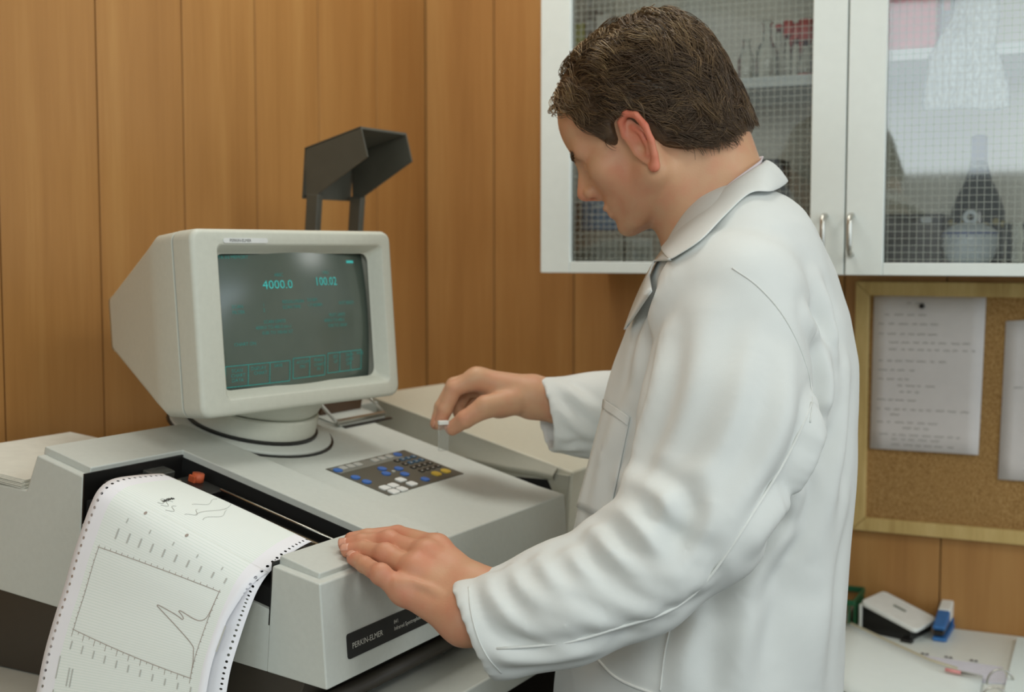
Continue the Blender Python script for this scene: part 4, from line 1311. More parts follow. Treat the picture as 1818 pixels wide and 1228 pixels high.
for i in range(14):
    mesh('slat', *GF.box((0.005 + 0.0102 * i, 0.0085 + 0.0102 * i), (-0.002, -0.0005), (0.004, 0.047)), M['green'], bsk)
for i in range(9):
    mesh('slat', *GF.box((0.1458, 0.1472), (-0.096 + 0.0107 * i, -0.0925 + 0.0107 * i), (0.004, 0.047)), M['green'], bsk)
tag(mesh('eraser_block', *GF.box((0.085, 0.135), (-0.075, -0.02), (0.0045, 0.026)), plain('grey_rubber', srgb(150, 140, 132), 0.7), bevel=0.003), 'grey-beige block lying in the green basket', 'block')

# calendar sheet
ca = [onz(1545, 1150), onz(1780, 1185), onz(1790, 1215), onz(1540, 1200)]
cal = thing('desk_calendar', (ca[0] + ca[2]) / 2, 'flat calendar sheet with small dates lying in front of the wedge box', 'calendar')
M['date_ink'] = plain('date_ink', srgb(96, 94, 98), 0.8)
M['lilac'] = plain('lilac_paper', srgb(214, 214, 226), 0.8)
zbox('sheet', ca, DZ + 0.0003, DZ + 0.0012, M['lilac'], cal, bevel=0)
for x, y in ((1599, 1154), (1642, 1160), (1684, 1166), (1729, 1172)):
    for k in (-1, 1):
        q = [onz(x + k * 4 + dx, y + dy + k * 0.7, DZ + 0.0014) for dx, dy in ((-3, -1.6), (2.6, -1.0), (3, 1.6), (-2.6, 1.0))]
        mesh('date_mark', q, [(3, 2, 1, 0)], M['date_ink'], cal)

# open ring binder at the lower right
bnd = thing('open_ring_binder', onz(1700, 1228), 'open ring binder with curling white pages at the lower right corner', 'binder')
edge = [(1478, 1108), (1530, 1131), (1590, 1158), (1650, 1184), (1700, 1198), (1745, 1206)]
V, Fq = [], []
for i, (x, y) in enumerate(edge):
    for j in range(7):
        t = j / 6
        q = onz(x - 20 * t, y + 112 * t)
        h_ = 0.016 * math.sin(math.pi * min(1, 0.25 + 0.6 * t)) * (1 - i / 7.0) + 0.003
        V.append(np.array([q[0], q[1], DZ + h_]))
for i in range(len(edge) - 1):
    for j in range(6):
        q = i * 7 + j; Fq.append((q, q + 7, q + 8, q + 1))
pg = mesh('page', V, Fq, plain('page_white', srgb(226, 234, 232), 0.75, noise=0.01), bnd, smooth=True)
s_ = pg.modifiers.new('t', 'SOLIDIFY'); s_.thickness = 0.0006
V, Fq = [], []
for i, (x, y) in enumerate(edge[:-1]):
    q = onz(x, y); h_ = 0.016 * math.sin(math.pi * 0.25) * (1 - i / 7.0) + 0.003
    out_ = unit(np.array([0.35, 1.0, 0]))
    for k, (dd_, hh_) in enumerate(((0, h_ + 0.0008), (0.009, h_ + 0.0022), (0.015, h_ * 0.6), (0.017, 0.0006), (0.0, 0.0006))):
        V.append(np.array([q[0], q[1], DZ]) + out_ * dd_ + ZZ * hh_)
for i in range(len(edge) - 2):
    for k in range(5):
        Fq.append((i * 5 + k, (i + 1) * 5 + k, (i + 1) * 5 + (k + 1) % 5, i * 5 + (k + 1) % 5))
Fq += [tuple(range(5)), tuple(range((len(edge) - 2) * 5, (len(edge) - 1) * 5))[::-1]]
mesh('page_block', *orient(np.array(V), Fq), plain('page_edges', srgb(190, 184, 160), 0.8), bnd, smooth=True)
rp = [onz(1806, 1138), onz(1960, 1160), onz(1935, 1262), onz(1776, 1262)]
mesh('right_page', *prism([np.array([q[0], q[1], DZ + 0.002]) for q in rp], ZZ * 0.006), plain('page_white2', srgb(224, 236, 236), 0.75, noise=0.01), bnd)
for (x, y) in ((1752, 1214), (1741, 1246)):
    c0 = onz(x, y); c1 = onz(x + 48, y - 4 + 6)
    cd = unit(c1 - c0); rad = float(np.linalg.norm(c1 - c0)) / 2
    pts = [c0 + cd * rad * (1 - math.cos(q)) + ZZ * (rad * 1.15 * math.sin(q) + 0.001) for q in np.linspace(-0.1, math.pi * 0.92, 18)]
    mesh('ring', *tube(pts, 0.0016, 8), M['steel'], bnd, smooth=True)
pen = thing('red_marker', onz(1700, 1196), 'thin brush pen with a pink grip lying along the binder pages', 'pen')
pa, pb_ = onz(1678, 1188, DZ + 0.016), onz(1706, 1194, DZ + 0.014); pc_ = onz(1734, 1199, DZ + 0.012)
mesh('grip', *tube([pa, pb_], 0.0030, 10), plain('pink_plastic', srgb(214, 142, 140), 0.4), pen, smooth=True)
mesh('tip', *tube([pb_, (pb_ + pc_) / 2, pc_], [0.0022, 0.0015, 0.0004], 10), plain('tip_grey', srgb(120, 116, 110), 0.4), pen, smooth=True)

# opposite wall with the window that lights and mirrors in the glass
WB = Frame((-1.95, -2.35, 0), unit((0.84, -0.53, 0)), unit((0.53, 0.84, 0)), ZZ)
for nm, bx in (('wall_rear', ((-2.2, 2.6), (-0.08, 0.0), (0, 1.40))),):
    tag(mesh(nm, *WB.box(*bx), M['plaster']), kind='structure')

# ================================================================== signed-distance modelling
def grid_pts(lo, hi, h):
    ax = [np.arange(lo[i], hi[i] + h, h, dtype=np.float32) for i in range(3)]
    X, Y, Z_ = np.meshgrid(*ax, indexing='ij')
    return X, Y, Z_


def surface_nets(fn, lo, hi, h):
    """naive surface nets: returns vertices and quads of the zero level of fn"""
    X, Y, Z_ = grid_pts(lo, hi, h)
    V = fn(np.stack([X, Y, Z_], -1)).astype(np.float32)
    nx, ny, nz = V.shape
    ins = V < 0
    s = np.zeros((nx - 1, ny - 1, nz - 1), np.int8)
    offs = [(i, j, k) for i in (0, 1) for j in (0, 1) for k in (0, 1)]
    for i, j, k in offs:
        s += ins[i:nx - 1 + i, j:ny - 1 + j, k:nz - 1 + k]
    act = np.argwhere((s > 0) & (s < 8))
    idx = -np.ones(s.shape, np.int64)
    idx[act[:, 0], act[:, 1], act[:, 2]] = np.arange(len(act))
    acc = np.zeros((len(act), 3)); cnt = np.zeros(len(act))
    c = {o: V[act[:, 0] + o[0], act[:, 1] + o[1], act[:, 2] + o[2]] for o in offs}
    for o in offs:
        for ax in range(3):
            if o[ax] == 0:
                p = tuple(1 if q == ax else o[q] for q in range(3))
                a_, b_ = c[o], c[p]
                m = (a_ < 0) != (b_ < 0)
                t = np.where(m, a_ / np.where(m, a_ - b_, 1), 0)
                pos = np.array(o, float)[None] + 0 * acc
                pos[:, ax] += t
                acc[m] += pos[m]; cnt[m] += 1
    P_ = np.asarray(lo)[None] + h * (act + acc / cnt[:, None])
    quads = []
    for ax in range(3):
        u, w = (ax + 1) % 3, (ax + 2) % 3
        sl0 = [slice(None)] * 3; sl1 = [slice(None)] * 3
        sl0[ax] = slice(0, -1); sl1[ax] = slice(1, None)
        ch = ins[tuple(sl0)] != ins[tuple(sl1)]
        e = np.argwhere(ch)
        e = e[(e[:, u] > 0) & (e[:, w] > 0) & (e[:, u] < V.shape[u] - 1) & (e[:, w] < V.shape[w] - 1)]
        d0 = np.zeros(3, int); du = np.zeros(3, int); dw = np.zeros(3, int); du[u] = 1; dw[w] = 1
        q = [idx[tuple((e - x).T)] for x in (d0, du, du + dw, dw)]
        inside_first = ins[tuple(e.T)]
        q = np.stack(q, 1)
        q[inside_first] = q[inside_first]
        q[~inside_first] = q[~inside_first][:, ::-1]
        quads.append(q)
    quads = np.vstack(quads)
    quads = quads[(quads >= 0).all(1)]
    return P_, quads


def smin(a, b, k):
    h = np.clip(0.5 + 0.5 * (b - a) / k, 0, 1)
    return b + (a - b) * h - k * h * (1 - h)


def smax(a, b, k):
    return -smin(-a, -b, k)


def cone(p, a, b, ra, rb):
    a = np.asarray(a, np.float32); b = np.asarray(b, np.float32)
    ba = b - a; L2 = float(ba @ ba) + 1e-12
    t = np.clip(((p - a) @ ba) / L2, 0, 1)
    d = p - a - t[..., None] * ba
    return np.sqrt((d * d).sum(-1)) - (ra + (rb - ra) * t)


def ell(p, c, r, R=None):
    q = p - np.asarray(c, np.float32)
    if R is not None:
        q = q @ np.asarray(R, np.float32)                # columns of R = local axes
    r = np.asarray(r, np.float32)
    k0 = np.sqrt(((q / r) ** 2).sum(-1)); k1 = np.sqrt(((q / (r * r)) ** 2).sum(-1)) + 1e-9
    return k0 * (k0 - 1) / k1


def sphere(p, c, r):
    q = p - np.asarray(c, np.float32)
    return np.sqrt((q * q).sum(-1)) - r


def chain(p, pts, rad, k=None):
    d = None
    for i in range(len(pts) - 1):
        e = cone(p, pts[i], pts[i + 1], rad[i], rad[i + 1])
        d = e if d is None else (np.minimum(d, e) if k is None else smin(d, e, k))
    return d


def vnormals(v, q):
    n = np.zeros_like(v)
    f = np.cross(v[q[:, 2]] - v[q[:, 0]], v[q[:, 3]] - v[q[:, 1]])
    for i in range(4):
        np.add.at(n, q[:, i], f)
    return n / (np.linalg.norm(n, axis=1)[:, None] + 1e-12)


def relax(v, q, n=2, w=0.5):
    for _ in range(n):
        s = np.zeros_like(v); c = np.zeros(len(v))
        for i in range(4):
            for j in (1, 3):
                np.add.at(s, q[:, i], v[q[:, (i + j) % 4]]); np.add.at(c, q[:, i], 1)
        v = v * (1 - w) + w * s / np.maximum(c, 1)[:, None]
    return v


# ------------------------------------------------------------------ materials of the man
def blush_mat(name, base, red, sss=0.05):
    m, nt, p = new_mat(name)
    at_ = nt.nodes.new('ShaderNodeAttribute'); at_.attribute_name = 'blush'
    tc = nt.nodes.new('ShaderNodeTexCoord')
    n1 = nt.nodes.new('ShaderNodeTexNoise'); n1.inputs['Scale'].default_value = 38; n1.inputs['Detail'].default_value = 4
    nt.links.new(tc.outputs['Object'], n1.inputs['Vector'])
    add = nt.nodes.new('ShaderNodeMath'); add.operation = 'MULTIPLY_ADD'; add.inputs[1].default_value = 0.9; add.inputs[2].default_value = -0.36
    nt.links.new(n1.outputs['Fac'], add.inputs[0])
    ad2 = nt.nodes.new('ShaderNodeMath'); ad2.operation = 'ADD'; ad2.use_clamp = True
    nt.links.new(at_.outputs['Fac'], ad2.inputs[0]); nt.links.new(add.outputs[0], ad2.inputs[1])
    mx = nt.nodes.new('ShaderNodeMix'); mx.data_type = 'RGBA'
    mx.inputs[6].default_value = (*base, 1); mx.inputs[7].default_value = (*red, 1)
    nt.links.new(ad2.outputs[0], mx.inputs[0])
    dk = nt.nodes.new('ShaderNodeAttribute'); dk.attribute_name = 'stubble'
    mx2 = nt.nodes.new('ShaderNodeMix'); mx2.data_type = 'RGBA'
    nt.links.new(dk.outputs['Fac'], mx2.inputs[0]); nt.links.new(mx.outputs[2], mx2.inputs[6])
    mx2.inputs[7].default_value = (*srgb(92, 66, 48), 1)
    nt.links.new(mx2.outputs[2], p.inputs['Base Color'])
    p.inputs['Roughness'].default_value = 0.5
    p.inputs['Specular IOR Level'].default_value = 0.35
    p.inputs['Subsurface Weight'].default_value = sss
    p.inputs['Subsurface Radius'].default_value = (0.010, 0.004, 0.002)
    n2 = nt.nodes.new('ShaderNodeTexNoise'); n2.inputs['Scale'].default_value = 420; n2.inputs['Detail'].default_value = 2
    nt.links.new(tc.outputs['Object'], n2.inputs['Vector'])
    bp_ = nt.nodes.new('ShaderNodeBump'); bp_.inputs['Strength'].default_value = 0.18; bp_.inputs['Distance'].default_value = 0.0008
    nt.links.new(n2.outputs['Fac'], bp_.inputs['Height']); nt.links.new(bp_.outputs[0], p.inputs['Normal'])
    return m


M['skin'] = blush_mat('skin', srgb(202, 158, 124), srgb(206, 114, 92))
M['coat'] = plain('white_cotton', srgb(220, 223, 221), 0.85, noise=0.015, scale=30, bump=0.12, bscale=1400, spec=0.2)
M['coat_seam'] = plain('cotton_seam', srgb(222, 224, 221), 0.9, spec=0.2)
M['shirt'] = plain('shirt_lilac', srgb(214, 202, 206), 0.85)
M['trousers'] = plain('dark_trousers', srgb(60, 60, 66), 0.9)

# ------------------------------------------------------------------ head in its own frame (x face, y his left, z up), origin between the ear canals
HYAW, HPITCH, HROLL = math.radians(22), math.radians(32), math.radians(0)
hf0 = np.array([-math.cos(HYAW), math.sin(HYAW), 0]); hl0 = np.array([-hf0[1], hf0[0], 0])
hfw = hf0 * math.cos(HPITCH) - ZZ * math.sin(HPITCH)
hup = ZZ * math.cos(HPITCH) + hf0 * math.sin(HPITCH)
hlf = hl0 * math.cos(HROLL) + hup * math.sin(HROLL); hup = np.cross(hfw, hlf)
HO = at(1130, 238, 1.49) - hlf * 0.074
HS = 0.945
HD = Frame(HO, hfw * HS, hlf * HS, hup * HS)
# neck base in head frame
NECK0 = HD.l(at(1290, 400, 1.555)); NECK1 = HD.l(at(1250, 255, 1.560)); NECKF = HD.l(at(1243, 412, 1.555))


def head_sdf(p0):
    p = p0.copy()
    p[..., 2] = np.where(p0[..., 2] < 0.03, 0.03 + (p0[..., 2] - 0.03) / 0.90, p0[..., 2])
    p[..., 0] = np.where(p0[..., 0] > 0.05, 0.05 + (p0[..., 0] - 0.05) / 0.93, p0[..., 0])
    d = ell(p, (-0.004, 0, 0.050), (0.100, 0.0765, 0.084))
    d = smin(d, ell(p, (-0.030, 0, 0.035), (0.074, 0.0740, 0.072)), 0.02)
    d = smin(d, ell(p, (0.050, 0, 0.055), (0.052, 0.060, 0.060)), 0.02)      # forehead
    d = smin(d, ell(p, (0.042, 0, -0.020), (0.054, 0.060, 0.074)), 0.025)    # face
    for s in (1, -1):
        d = smin(d, cone(p, (0.002, s * 0.054, -0.020), (0.010, s * 0.051, -0.052), 0.016, 0.016), 0.02)
        d = smin(d, cone(p, (0.010, s * 0.051, -0.052), (0.070, s * 0.018, -0.086), 0.016, 0.014), 0.022)
        d = smin(d, sphere(p, (0.062, s * 0.044, -0.010), 0.022), 0.02)     # cheekbone
        d = smin(d, cone(p, (0.093, s * 0.010, 0.028), (0.078, s * 0.046, 0.030), 0.010, 0.010), 0.014)  # brow
    d = smin(d, ell(p, (0.086, 0, -0.086), (0.017, 0.021, 0.016)), 0.014)    # chin
    d = smin(d, ell(p, (0.078, 0, -0.055), (0.022, 0.028, 0.022)), 0.016)    # mouth mound
    for s in (1, -1):
        d = smax(d, -sphere(p, (0.103, s * 0.031, 0.010), 0.017), 0.012)
        d = smin(d, sphere(p, (0.0785, s * 0.031, 0.008), 0.0135), 0.004)
    # nose
    d = smin(d, cone(p, (0.096, 0, 0.024), (0.1185, 0, -0.012), 0.0085, 0.0105), 0.010)
    d = smin(d, cone(p, (0.086, 0, 0.004), (0.100, 0, -0.018), 0.014, 0.0155), 0.012)
    for s in (1, -1):
        d = smin(d, sphere(p, (0.1070, s * 0.0115, -0.0180), 0.0085), 0.006)
        d = smax(d, -sphere(p, (0.1095, s * 0.0075, -0.0270), 0.0042), 0.003)
    # lips
    d = smin(d, ell(p, (0.0985, 0, -0.0500), (0.0072, 0.021, 0.0052)), 0.006)
    d = smin(d, ell(p, (0.0960, 0, -0.0610), (0.0070, 0.019, 0.0058)), 0.006)
    d = smax(d, -cone(p, (0.1040, -0.020, -0.0555), (0.1040, 0.020, -0.0555), 0.0016, 0.0016), 0.003)
    # neck
    d = smin(d, chain(p0, [NECK1, NECK0], [0.059, 0.066]), 0.030)
    d = smin(d, chain(p0, [(-0.002, 0, -0.045), NECKF], [0.040, 0.052]), 0.022)
    p = p0
    # left ear (towards the camera) and right ear
    for s in (1, -1):
        def E(x, z, y=0.0):
            ta = math.radians(2)                        # leans back
            x, z = x * 0.98, z * 1.18
            return (0.004 + x * math.cos(ta) - z * math.sin(ta), s * (0.0760 + y * 1.1), -0.014 + x * math.sin(ta) + z * math.cos(ta))
        helix = [E(0.008, 0.004, -0.002), E(0.011, 0.018, 0.002), E(0.006, 0.030, 0.006), E(-0.006, 0.0345, 0.010), E(-0.017, 0.027, 0.013), E(-0.0205, 0.012, 0.014), E(-0.018, -0.004, 0.012), E(-0.012, -0.017, 0.008), E(-0.005, -0.027, 0.004)]
        ear = chain(p, helix, [0.0030, 0.0036, 0.0042, 0.0046, 0.0046, 0.0044, 0.0042, 0.0044, 0.0052], 0.002)
        anti = [E(-0.004, 0.020, 0.004), E(-0.0105, 0.008, 0.008), E(-0.0095, -0.006, 0.007), E(-0.004, -0.013, 0.004)]
        ear = smin(ear, chain(p, anti, [0.0026, 0.0034, 0.0034, 0.003]), 0.004)
        sh = ell(p, E(-0.004, 0.004, 0.0015), (0.0165, 0.0034, 0.036))
        ear = smin(ear, sh, 0.004)
        ear = smin(ear, sphere(p, E(-0.003, -0.0265, 0.002), 0.0062), 0.005)
        ear = smin(ear, sphere(p, E(0.0085, -0.004, -0.001), 0.0040), 0.004)   # tragus
        ear = smax(ear, -ell(p, E(0.0005, -0.003, 0.006), (0.0058, 0.0050, 0.0085)), 0.003)   # concha
        d = smin(d, ear, 0.004)
    return d


hv, hq = surface_nets(head_sdf, (-0.125, -0.10, -0.215), (0.135, 0.102, 0.142), 0.0021)
hv = relax(hv, hq, 1, 0.35)
blush = np.zeros(len(hv)); stub = np.zeros(len(hv))
g = lambda c, r: np.exp(-((hv - np.array(c)) ** 2).sum(1) / r ** 2)
near_ear = np.clip((np.abs(hv[:, 1]) - 0.0765) / 0.006, 0, 1) * (hv[:, 2] > -0.06) * (hv[:, 2] < 0.035)
blush += 0.75 * near_ear + 0.55 * g((0.114, 0, -0.02), 0.016) + 0.22 * g((0.055, 0.055, -0.03), 0.03) + 0.55 * g((0.1, 0, -0.055), 0.013) * (np.abs(hv[:, 2] + 0.0555) < 0.011)
stub += 0.30 * np.clip(g((0.075, 0, -0.085), 0.045) + 0.6 * g((0.03, 0.05, -0.07), 0.035) - 0.1, 0, 1)
for s in (1, -1):                                        # eyebrow, lash line
    stub += 0.5 * np.exp(-((hv[:, 0] - 0.093) / 0.010) ** 2 - ((hv[:, 1] - s * 0.030) / 0.016) ** 2 - ((hv[:, 2] - 0.030) / 0.0045) ** 2)
    stub += 0.8 * np.exp(-((hv[:, 0] - 0.090) / 0.006) ** 2 - ((hv[:, 1] - s * 0.031) / 0.012) ** 2 - ((hv[:, 2] - 0.0015) / 0.0020) ** 2)
head_w = HD.w(hv)

# ------------------------------------------------------------------ hands
def FT(px, py, lift):
    """fingertip resting on the lid"""
    return LID.w(LID.l(hit(px, py, LID.w((0, 0, lift)), LM)))


A = at
W1, W2 = A(842, 1048, 1.292), A(826, 1100, 1.268)
finL = {'index': [A(775, 974, 1.340), FT(706, 950, 0.024), FT(652, 954, 0.014), FT(624, 957, 0.0080)],
        'middle': [A(757, 988, 1.322), FT(690, 962, 0.024), FT(642, 963, 0.015), FT(614, 967, 0.0080)],
        'ring': [A(738, 1014, 1.306), FT(684, 984, 0.021), FT(644, 975, 0.014), FT(618, 977, 0.0080)],
        'pinky': [A(718, 1050, 1.292), FT(676, 1020, 0.014), FT(647, 1002, 0.0115), FT(628, 991, 0.0076)]}
radL = {'index': (0.0145, 0.0108, 0.0094, 0.0080), 'middle': (0.0145, 0.0112, 0.0096, 0.0080), 'ring': (0.0140, 0.0104, 0.0092, 0.0079), 'pinky': (0.0130, 0.0098, 0.0086, 0.0076)}


def left_hand(p):
    d = None
    for k, f_ in finL.items():
        e = chain(p, f_, radL[k], 0.003)
        d = e if d is None else smin(d, e, 0.0012)
    W = {'index': W1, 'middle': W1 * 0.7 + W2 * 0.3, 'ring': W1 * 0.3 + W2 * 0.7, 'pinky': W2}
    for k in finL:
        d = smin(d, cone(p, W[k], finL[k][0], 0.0225, radL[k][0] * 1.0), 0.009)
    d = smin(d, cone(p, A(800, 1062, 1.297), A(760, 1035, 1.312), 0.022, 0.018), 0.015)
    d = smin(d, chain(p, [A(820, 1052, 1.31), A(790, 1015, 1.345), A(762, 1003, 1.362), A(735, 998, 1.368)], [0.019, 0.014, 0.011, 0.009]), 0.008)
    fore = A(960, 1085, 1.265)
    d = smin(d, cone(p, W1, fore, 0.025, 0.034), 0.015); d = smin(d, cone(p, W2, fore, 0.025, 0.034), 0.015)
    # knuckles, tendons and veins
    for k, dy in (('middle', -12), ('ring', -10), ('pinky', -8)):
        d = smin(d, sphere(p, finL[k][0] + np.array([0, -0.002, 0.0040]), 0.0110), 0.012)
        d = smin(d, sphere(p, finL[k][1] + np.array([0, -0.0015, 0.0020]), radL[k][1] * 1.0), 0.006)
    d = smin(d, chain(p, [A(704, 1034, 1.2835), A(735, 1034, 1.281), A(762, 1044, 1.275), A(790, 1062, 1.268)], [0.0022, 0.0026, 0.0026, 0.002]), 0.007)
    d = smin(d, chain(p, [A(770, 1020, 1.294), A(783, 1030, 1.288), A(800, 1040, 1.280)], [0.002, 0.0026, 0.002]), 0.007)
    return d


def bounds(pts, pad):
    p = np.array(pts)
    return p.min(0) - pad, p.max(0) + pad


allp = [q for f_ in finL.values() for q in f_] + [W1, W2, A(930, 1090, 1.265)]
lo, hi = bounds(allp, 0.045)
lhv, lhq = surface_nets(left_hand, lo, hi, 0.0015)
lhb = sum(0.30 * np.exp(-((lhv - finL[k][i]) ** 2).sum(1) / r_ ** 2) for k in finL for i, r_ in ((0, 0.016), (1, 0.014), (3, 0.012)))
lhs = np.zeros(len(lhv)); lhb = lhb + 0.16

# right hand pinching the cuvette
YR = 1.735
WR_ = A(952, 706, YR + 0.005)
finR = {'index': [A(846, 672, YR - 0.006), A(806, 690, YR - 0.010), A(790, 727, YR - 0.012), A(781, 753, YR - 0.012)],
        'middle': [A(850, 672, YR + 0.014), A(806, 684, YR + 0.010), A(784, 722, YR + 0.006), A(774, 752, YR + 0.002)],
        'ring': [A(860, 684, YR + 0.032), A(826, 694, YR + 0.032), A(812, 722, YR + 0.026), A(818, 742, YR + 0.016)],
        'pinky': [A(872, 698, YR + 0.046), A(846, 706, YR + 0.048), A(832, 726, YR + 0.042), A(840, 742, YR + 0.032)]}
radR = {'index': (0.0135, 0.0112, 0.0100, 0.0082), 'middle': (0.0135, 0.0108, 0.0096, 0.0080), 'ring': (0.0135, 0.0105, 0.0092, 0.008), 'pinky': (0.012, 0.0095, 0.0085, 0.0075)}
thR = [A(912, 712, YR - 0.012), A(862, 722, YR - 0.030), A(826, 744, YR - 0.032), A(803, 760, YR - 0.022)]


def right_hand(p):
    d = None
    for k, f_ in finR.items():
        e = chain(p, f_, radR[k], 0.003)
        d = e if d is None else smin(d, e, 0.002)
    for k in finR:
        d = smin(d, cone(p, WR_ + (finR[k][0] - WR_) * 0.12, finR[k][0], 0.0235, radR[k][0]), 0.012)
    d = smin(d, chain(p, thR, (0.0190, 0.0150, 0.0118, 0.0098), 0.004), 0.006)
    d = smin(d, sphere(p, A(885, 715, YR + 0.012), 0.021), 0.02)
    d = smin(d, cone(p, WR_, A(1060, 728, YR + 0.01), 0.0265, 0.036), 0.014)
    return d


lo, hi = bounds([q for f_ in finR.values() for q in f_] + thR + [WR_, A(1030, 722, YR)], 0.042)
rhv, rhq = surface_nets(right_hand, lo, hi, 0.0015)
rhb = sum(0.30 * np.exp(-((rhv - q) ** 2).sum(1) / 0.013 ** 2) for q in (finR['index'][1], finR['index'][3], finR['middle'][3], thR[3], thR[2]))

# ------------------------------------------------------------------ trunk, arms, legs under the clothes (one body)
TYAW = math.radians(12)
tf = np.array([-math.cos(TYAW), math.sin(TYAW), 0]); tl = np.array([-tf[1], tf[0], 0])
YT = 1.545
SHL, ELL_, WRL = A(1300, 560, 1.375), A(1225, 925, 1.295), A(842, 1085, 1.278)
SHR, ELR = A(1265, 545, 1.715), A(1180, 750, 1.775)
PELV = A(1255, 1290, YT)


def trunk(p):
    d = ell(p, A(1285, 760, YT), (0.105, 0.155, 0.26), np.stack([tf, tl, ZZ], 1))
    d = smin(d, ell(p, PELV, (0.11, 0.15, 0.14), np.stack([tf, tl, ZZ], 1)), 0.05)
    d = smin(d, chain(p, [A(1290, 480, YT), A(1290, 380, YT)], [0.06, 0.052]), 0.03)
    d = smin(d, chain(p, [SHL, ELL_, WRL], [0.052, 0.040, 0.026]), 0.02)
    d = smin(d, chain(p, [SHR, ELR, WR_], [0.052, 0.040, 0.026]), 0.02)
    return d


lo, hi = bounds([A(1520, 500, YT), SHL, SHR, ELL_, WRL, WR_, ELR, PELV, A(1290, 380, YT)], 0.09)
lo[2] = PELV[2] - 0.05
tv, tq = surface_nets(trunk, lo, hi, 0.011)

zz0 = np.zeros
BV = np.vstack([head_w, lhv, rhv, tv])
o1, o2, o3 = len(head_w), len(head_w) + len(lhv), len(head_w) + len(lhv) + len(rhv)
BQ = np.vstack([hq, lhq + o1, rhq + o2, tq + o3])
person = mesh('person', BV, BQ, M['skin'], smooth=True, loc=(PELV[0], PELV[1], 0.0))
tag(person, 'man in a white lab coat leaning on the instrument and holding up a small cell', 'person')
for nm, arr in (('blush', np.concatenate([blush, lhb, rhb, np.zeros(len(tv))])), ('stubble', np.concatenate([stub, lhs, np.zeros(len(rhv) + len(tv))]))):
    a_ = person.data.attributes.new(nm, 'FLOAT', 'POINT')
    a_.data.foreach_set('value', arr.astype(np.float32))

# finger nails
M['nail'] = plain('finger_nail', srgb(214, 156, 132), 0.35)


def nail(tip, prev, up, r, name='finger_nail'):
    t = unit(tip - prev); u = unit(up - t * (up @ t)); s = np.cross(t, u)
    V, Fq = [], []
    for i in range(5):
        for j in range(7):
            an = (j / 6 - 0.5) * 1.35; x = (i / 4 - 0.30) * 0.0088
            rr = r * (1.03 - 0.02 * (i == 4))
            V.append(tip + t * x + (u * math.cos(an) + s * math.sin(an)) * rr)
    for i in range(4):
        for j in range(6):
            q = i * 7 + j; Fq.append((q, q + 1, q + 8, q + 7))
    o = mesh(name, V, Fq, M['nail'], person, smooth=True)
    sm_ = o.modifiers.new('t', 'SOLIDIFY'); sm_.thickness = 0.0006
    return o


for k in ('middle', 'ring', 'pinky'):
    nail(finL[k][3], finL[k][2], LM * 0.8 - DA * 0.2 + np.array([-0.1, -0.35, 0]), radL[k][3])
nail(thR[3], thR[2], np.array([-0.2, -0.4, 0.7]), 0.0098)
nail(finR['index'][3], finR['index'][2], np.array([-0.9, 0.1, 0.3]), 0.0082)

# trousers and shoes down to the floor
legs = []
def trous(p):
    d = None
    for s in (1, -1):
        hip = PELV + tl * s * 0.085; knee = np.array([hip[0], hip[1], 0.48]) + tf * 0.02; ank = np.array([hip[0], hip[1], 0.09]) - tf * 0.01
        e = chain(p, [hip, knee, ank], [0.098, 0.075, 0.062])
        d = e if d is None else smin(d, e, 0.02)
    d = smin(d, ell(p, PELV, (0.12, 0.16, 0.12), np.stack([tf, tl, ZZ], 1)), 0.04)
    return smax(d, 0.075 - p[..., 2], 0.01)


lo, hi = bounds([PELV + tl * 0.2, PELV - tl * 0.2, PELV + tf * 0.16, PELV - tf * 0.16], 0.03); lo[2] = 0.03; hi[2] = PELV[2] + 0.13
v_, q_ = surface_nets(trous, lo, hi, 0.013)
mesh('trousers', v_, q_, M['trousers'], person, smooth=True)
for s in (1, -1):
    hip = PELV + tl * s * 0.085; an_ = np.array([hip[0], hip[1], 0.0])
    def shoe(p):
        d = smin(cone(p, an_ - tf * 0.05 + ZZ * 0.045, an_ + tf * 0.13 + ZZ * 0.032, 0.042, 0.036), cone(p, an_ + ZZ * 0.05, an_ + ZZ * 0.10, 0.042, 0.044), 0.02)
        return smax(d, 0.001 - p[..., 2], 0.004)
    lo, hi = bounds([an_ - tf * 0.1, an_ + tf * 0.18], 0.055); lo[2] = -0.012; hi[2] = 0.16
    v_, q_ = surface_nets(shoe, lo, hi, 0.008)
    mesh('shoe', v_, q_, M['black'], person, smooth=True)

# ------------------------------------------------------------------ lab coat
lev = [(330, 1262, 1366, 0.072), (352, 1232, 1402, 0.100), (375, 1212, 1432, 0.130), (400, 1196, 1452, 0.152), (435, 1174, 1468, 0.168), (480, 1150, 1486, 0.178), (560, 1116, 1508, 0.182), (640, 1091, 1518, 0.184), (720, 1069, 1520, 0.184),
       (800, 1049, 1516, 0.184), (900, 1024, 1508, 0.186), (1000, 1006, 1500, 0.190), (1100, 994, 1494, 0.196), (1228, 984, 1490, 0.205), (1500, 968, 1488, 0.222), (1800, 955, 1490, 0.235)]
LZ, LC, LA, LBt = [], [], [], []
for y, x0, x1, be in lev:
    c = A((x0 + x1) / 2, y, YT)
    e0, e1 = A(x0, y, YT), A(x1, y, YT)
    hw = np.linalg.norm(e1 - e0) / 2
    al = math.sqrt(max(hw ** 2 - (be * math.sin(TYAW)) ** 2, 0.0004)) / math.cos(TYAW)
    LZ.append(c[2]); LC.append(c); LA.append(al); LBt.append(be)
order = np.argsort(LZ)
LZ = np.array(LZ)[order]; LC = np.array(LC)[order]; LA = np.array(LA)[order]; LBt = np.array(LBt)[order]

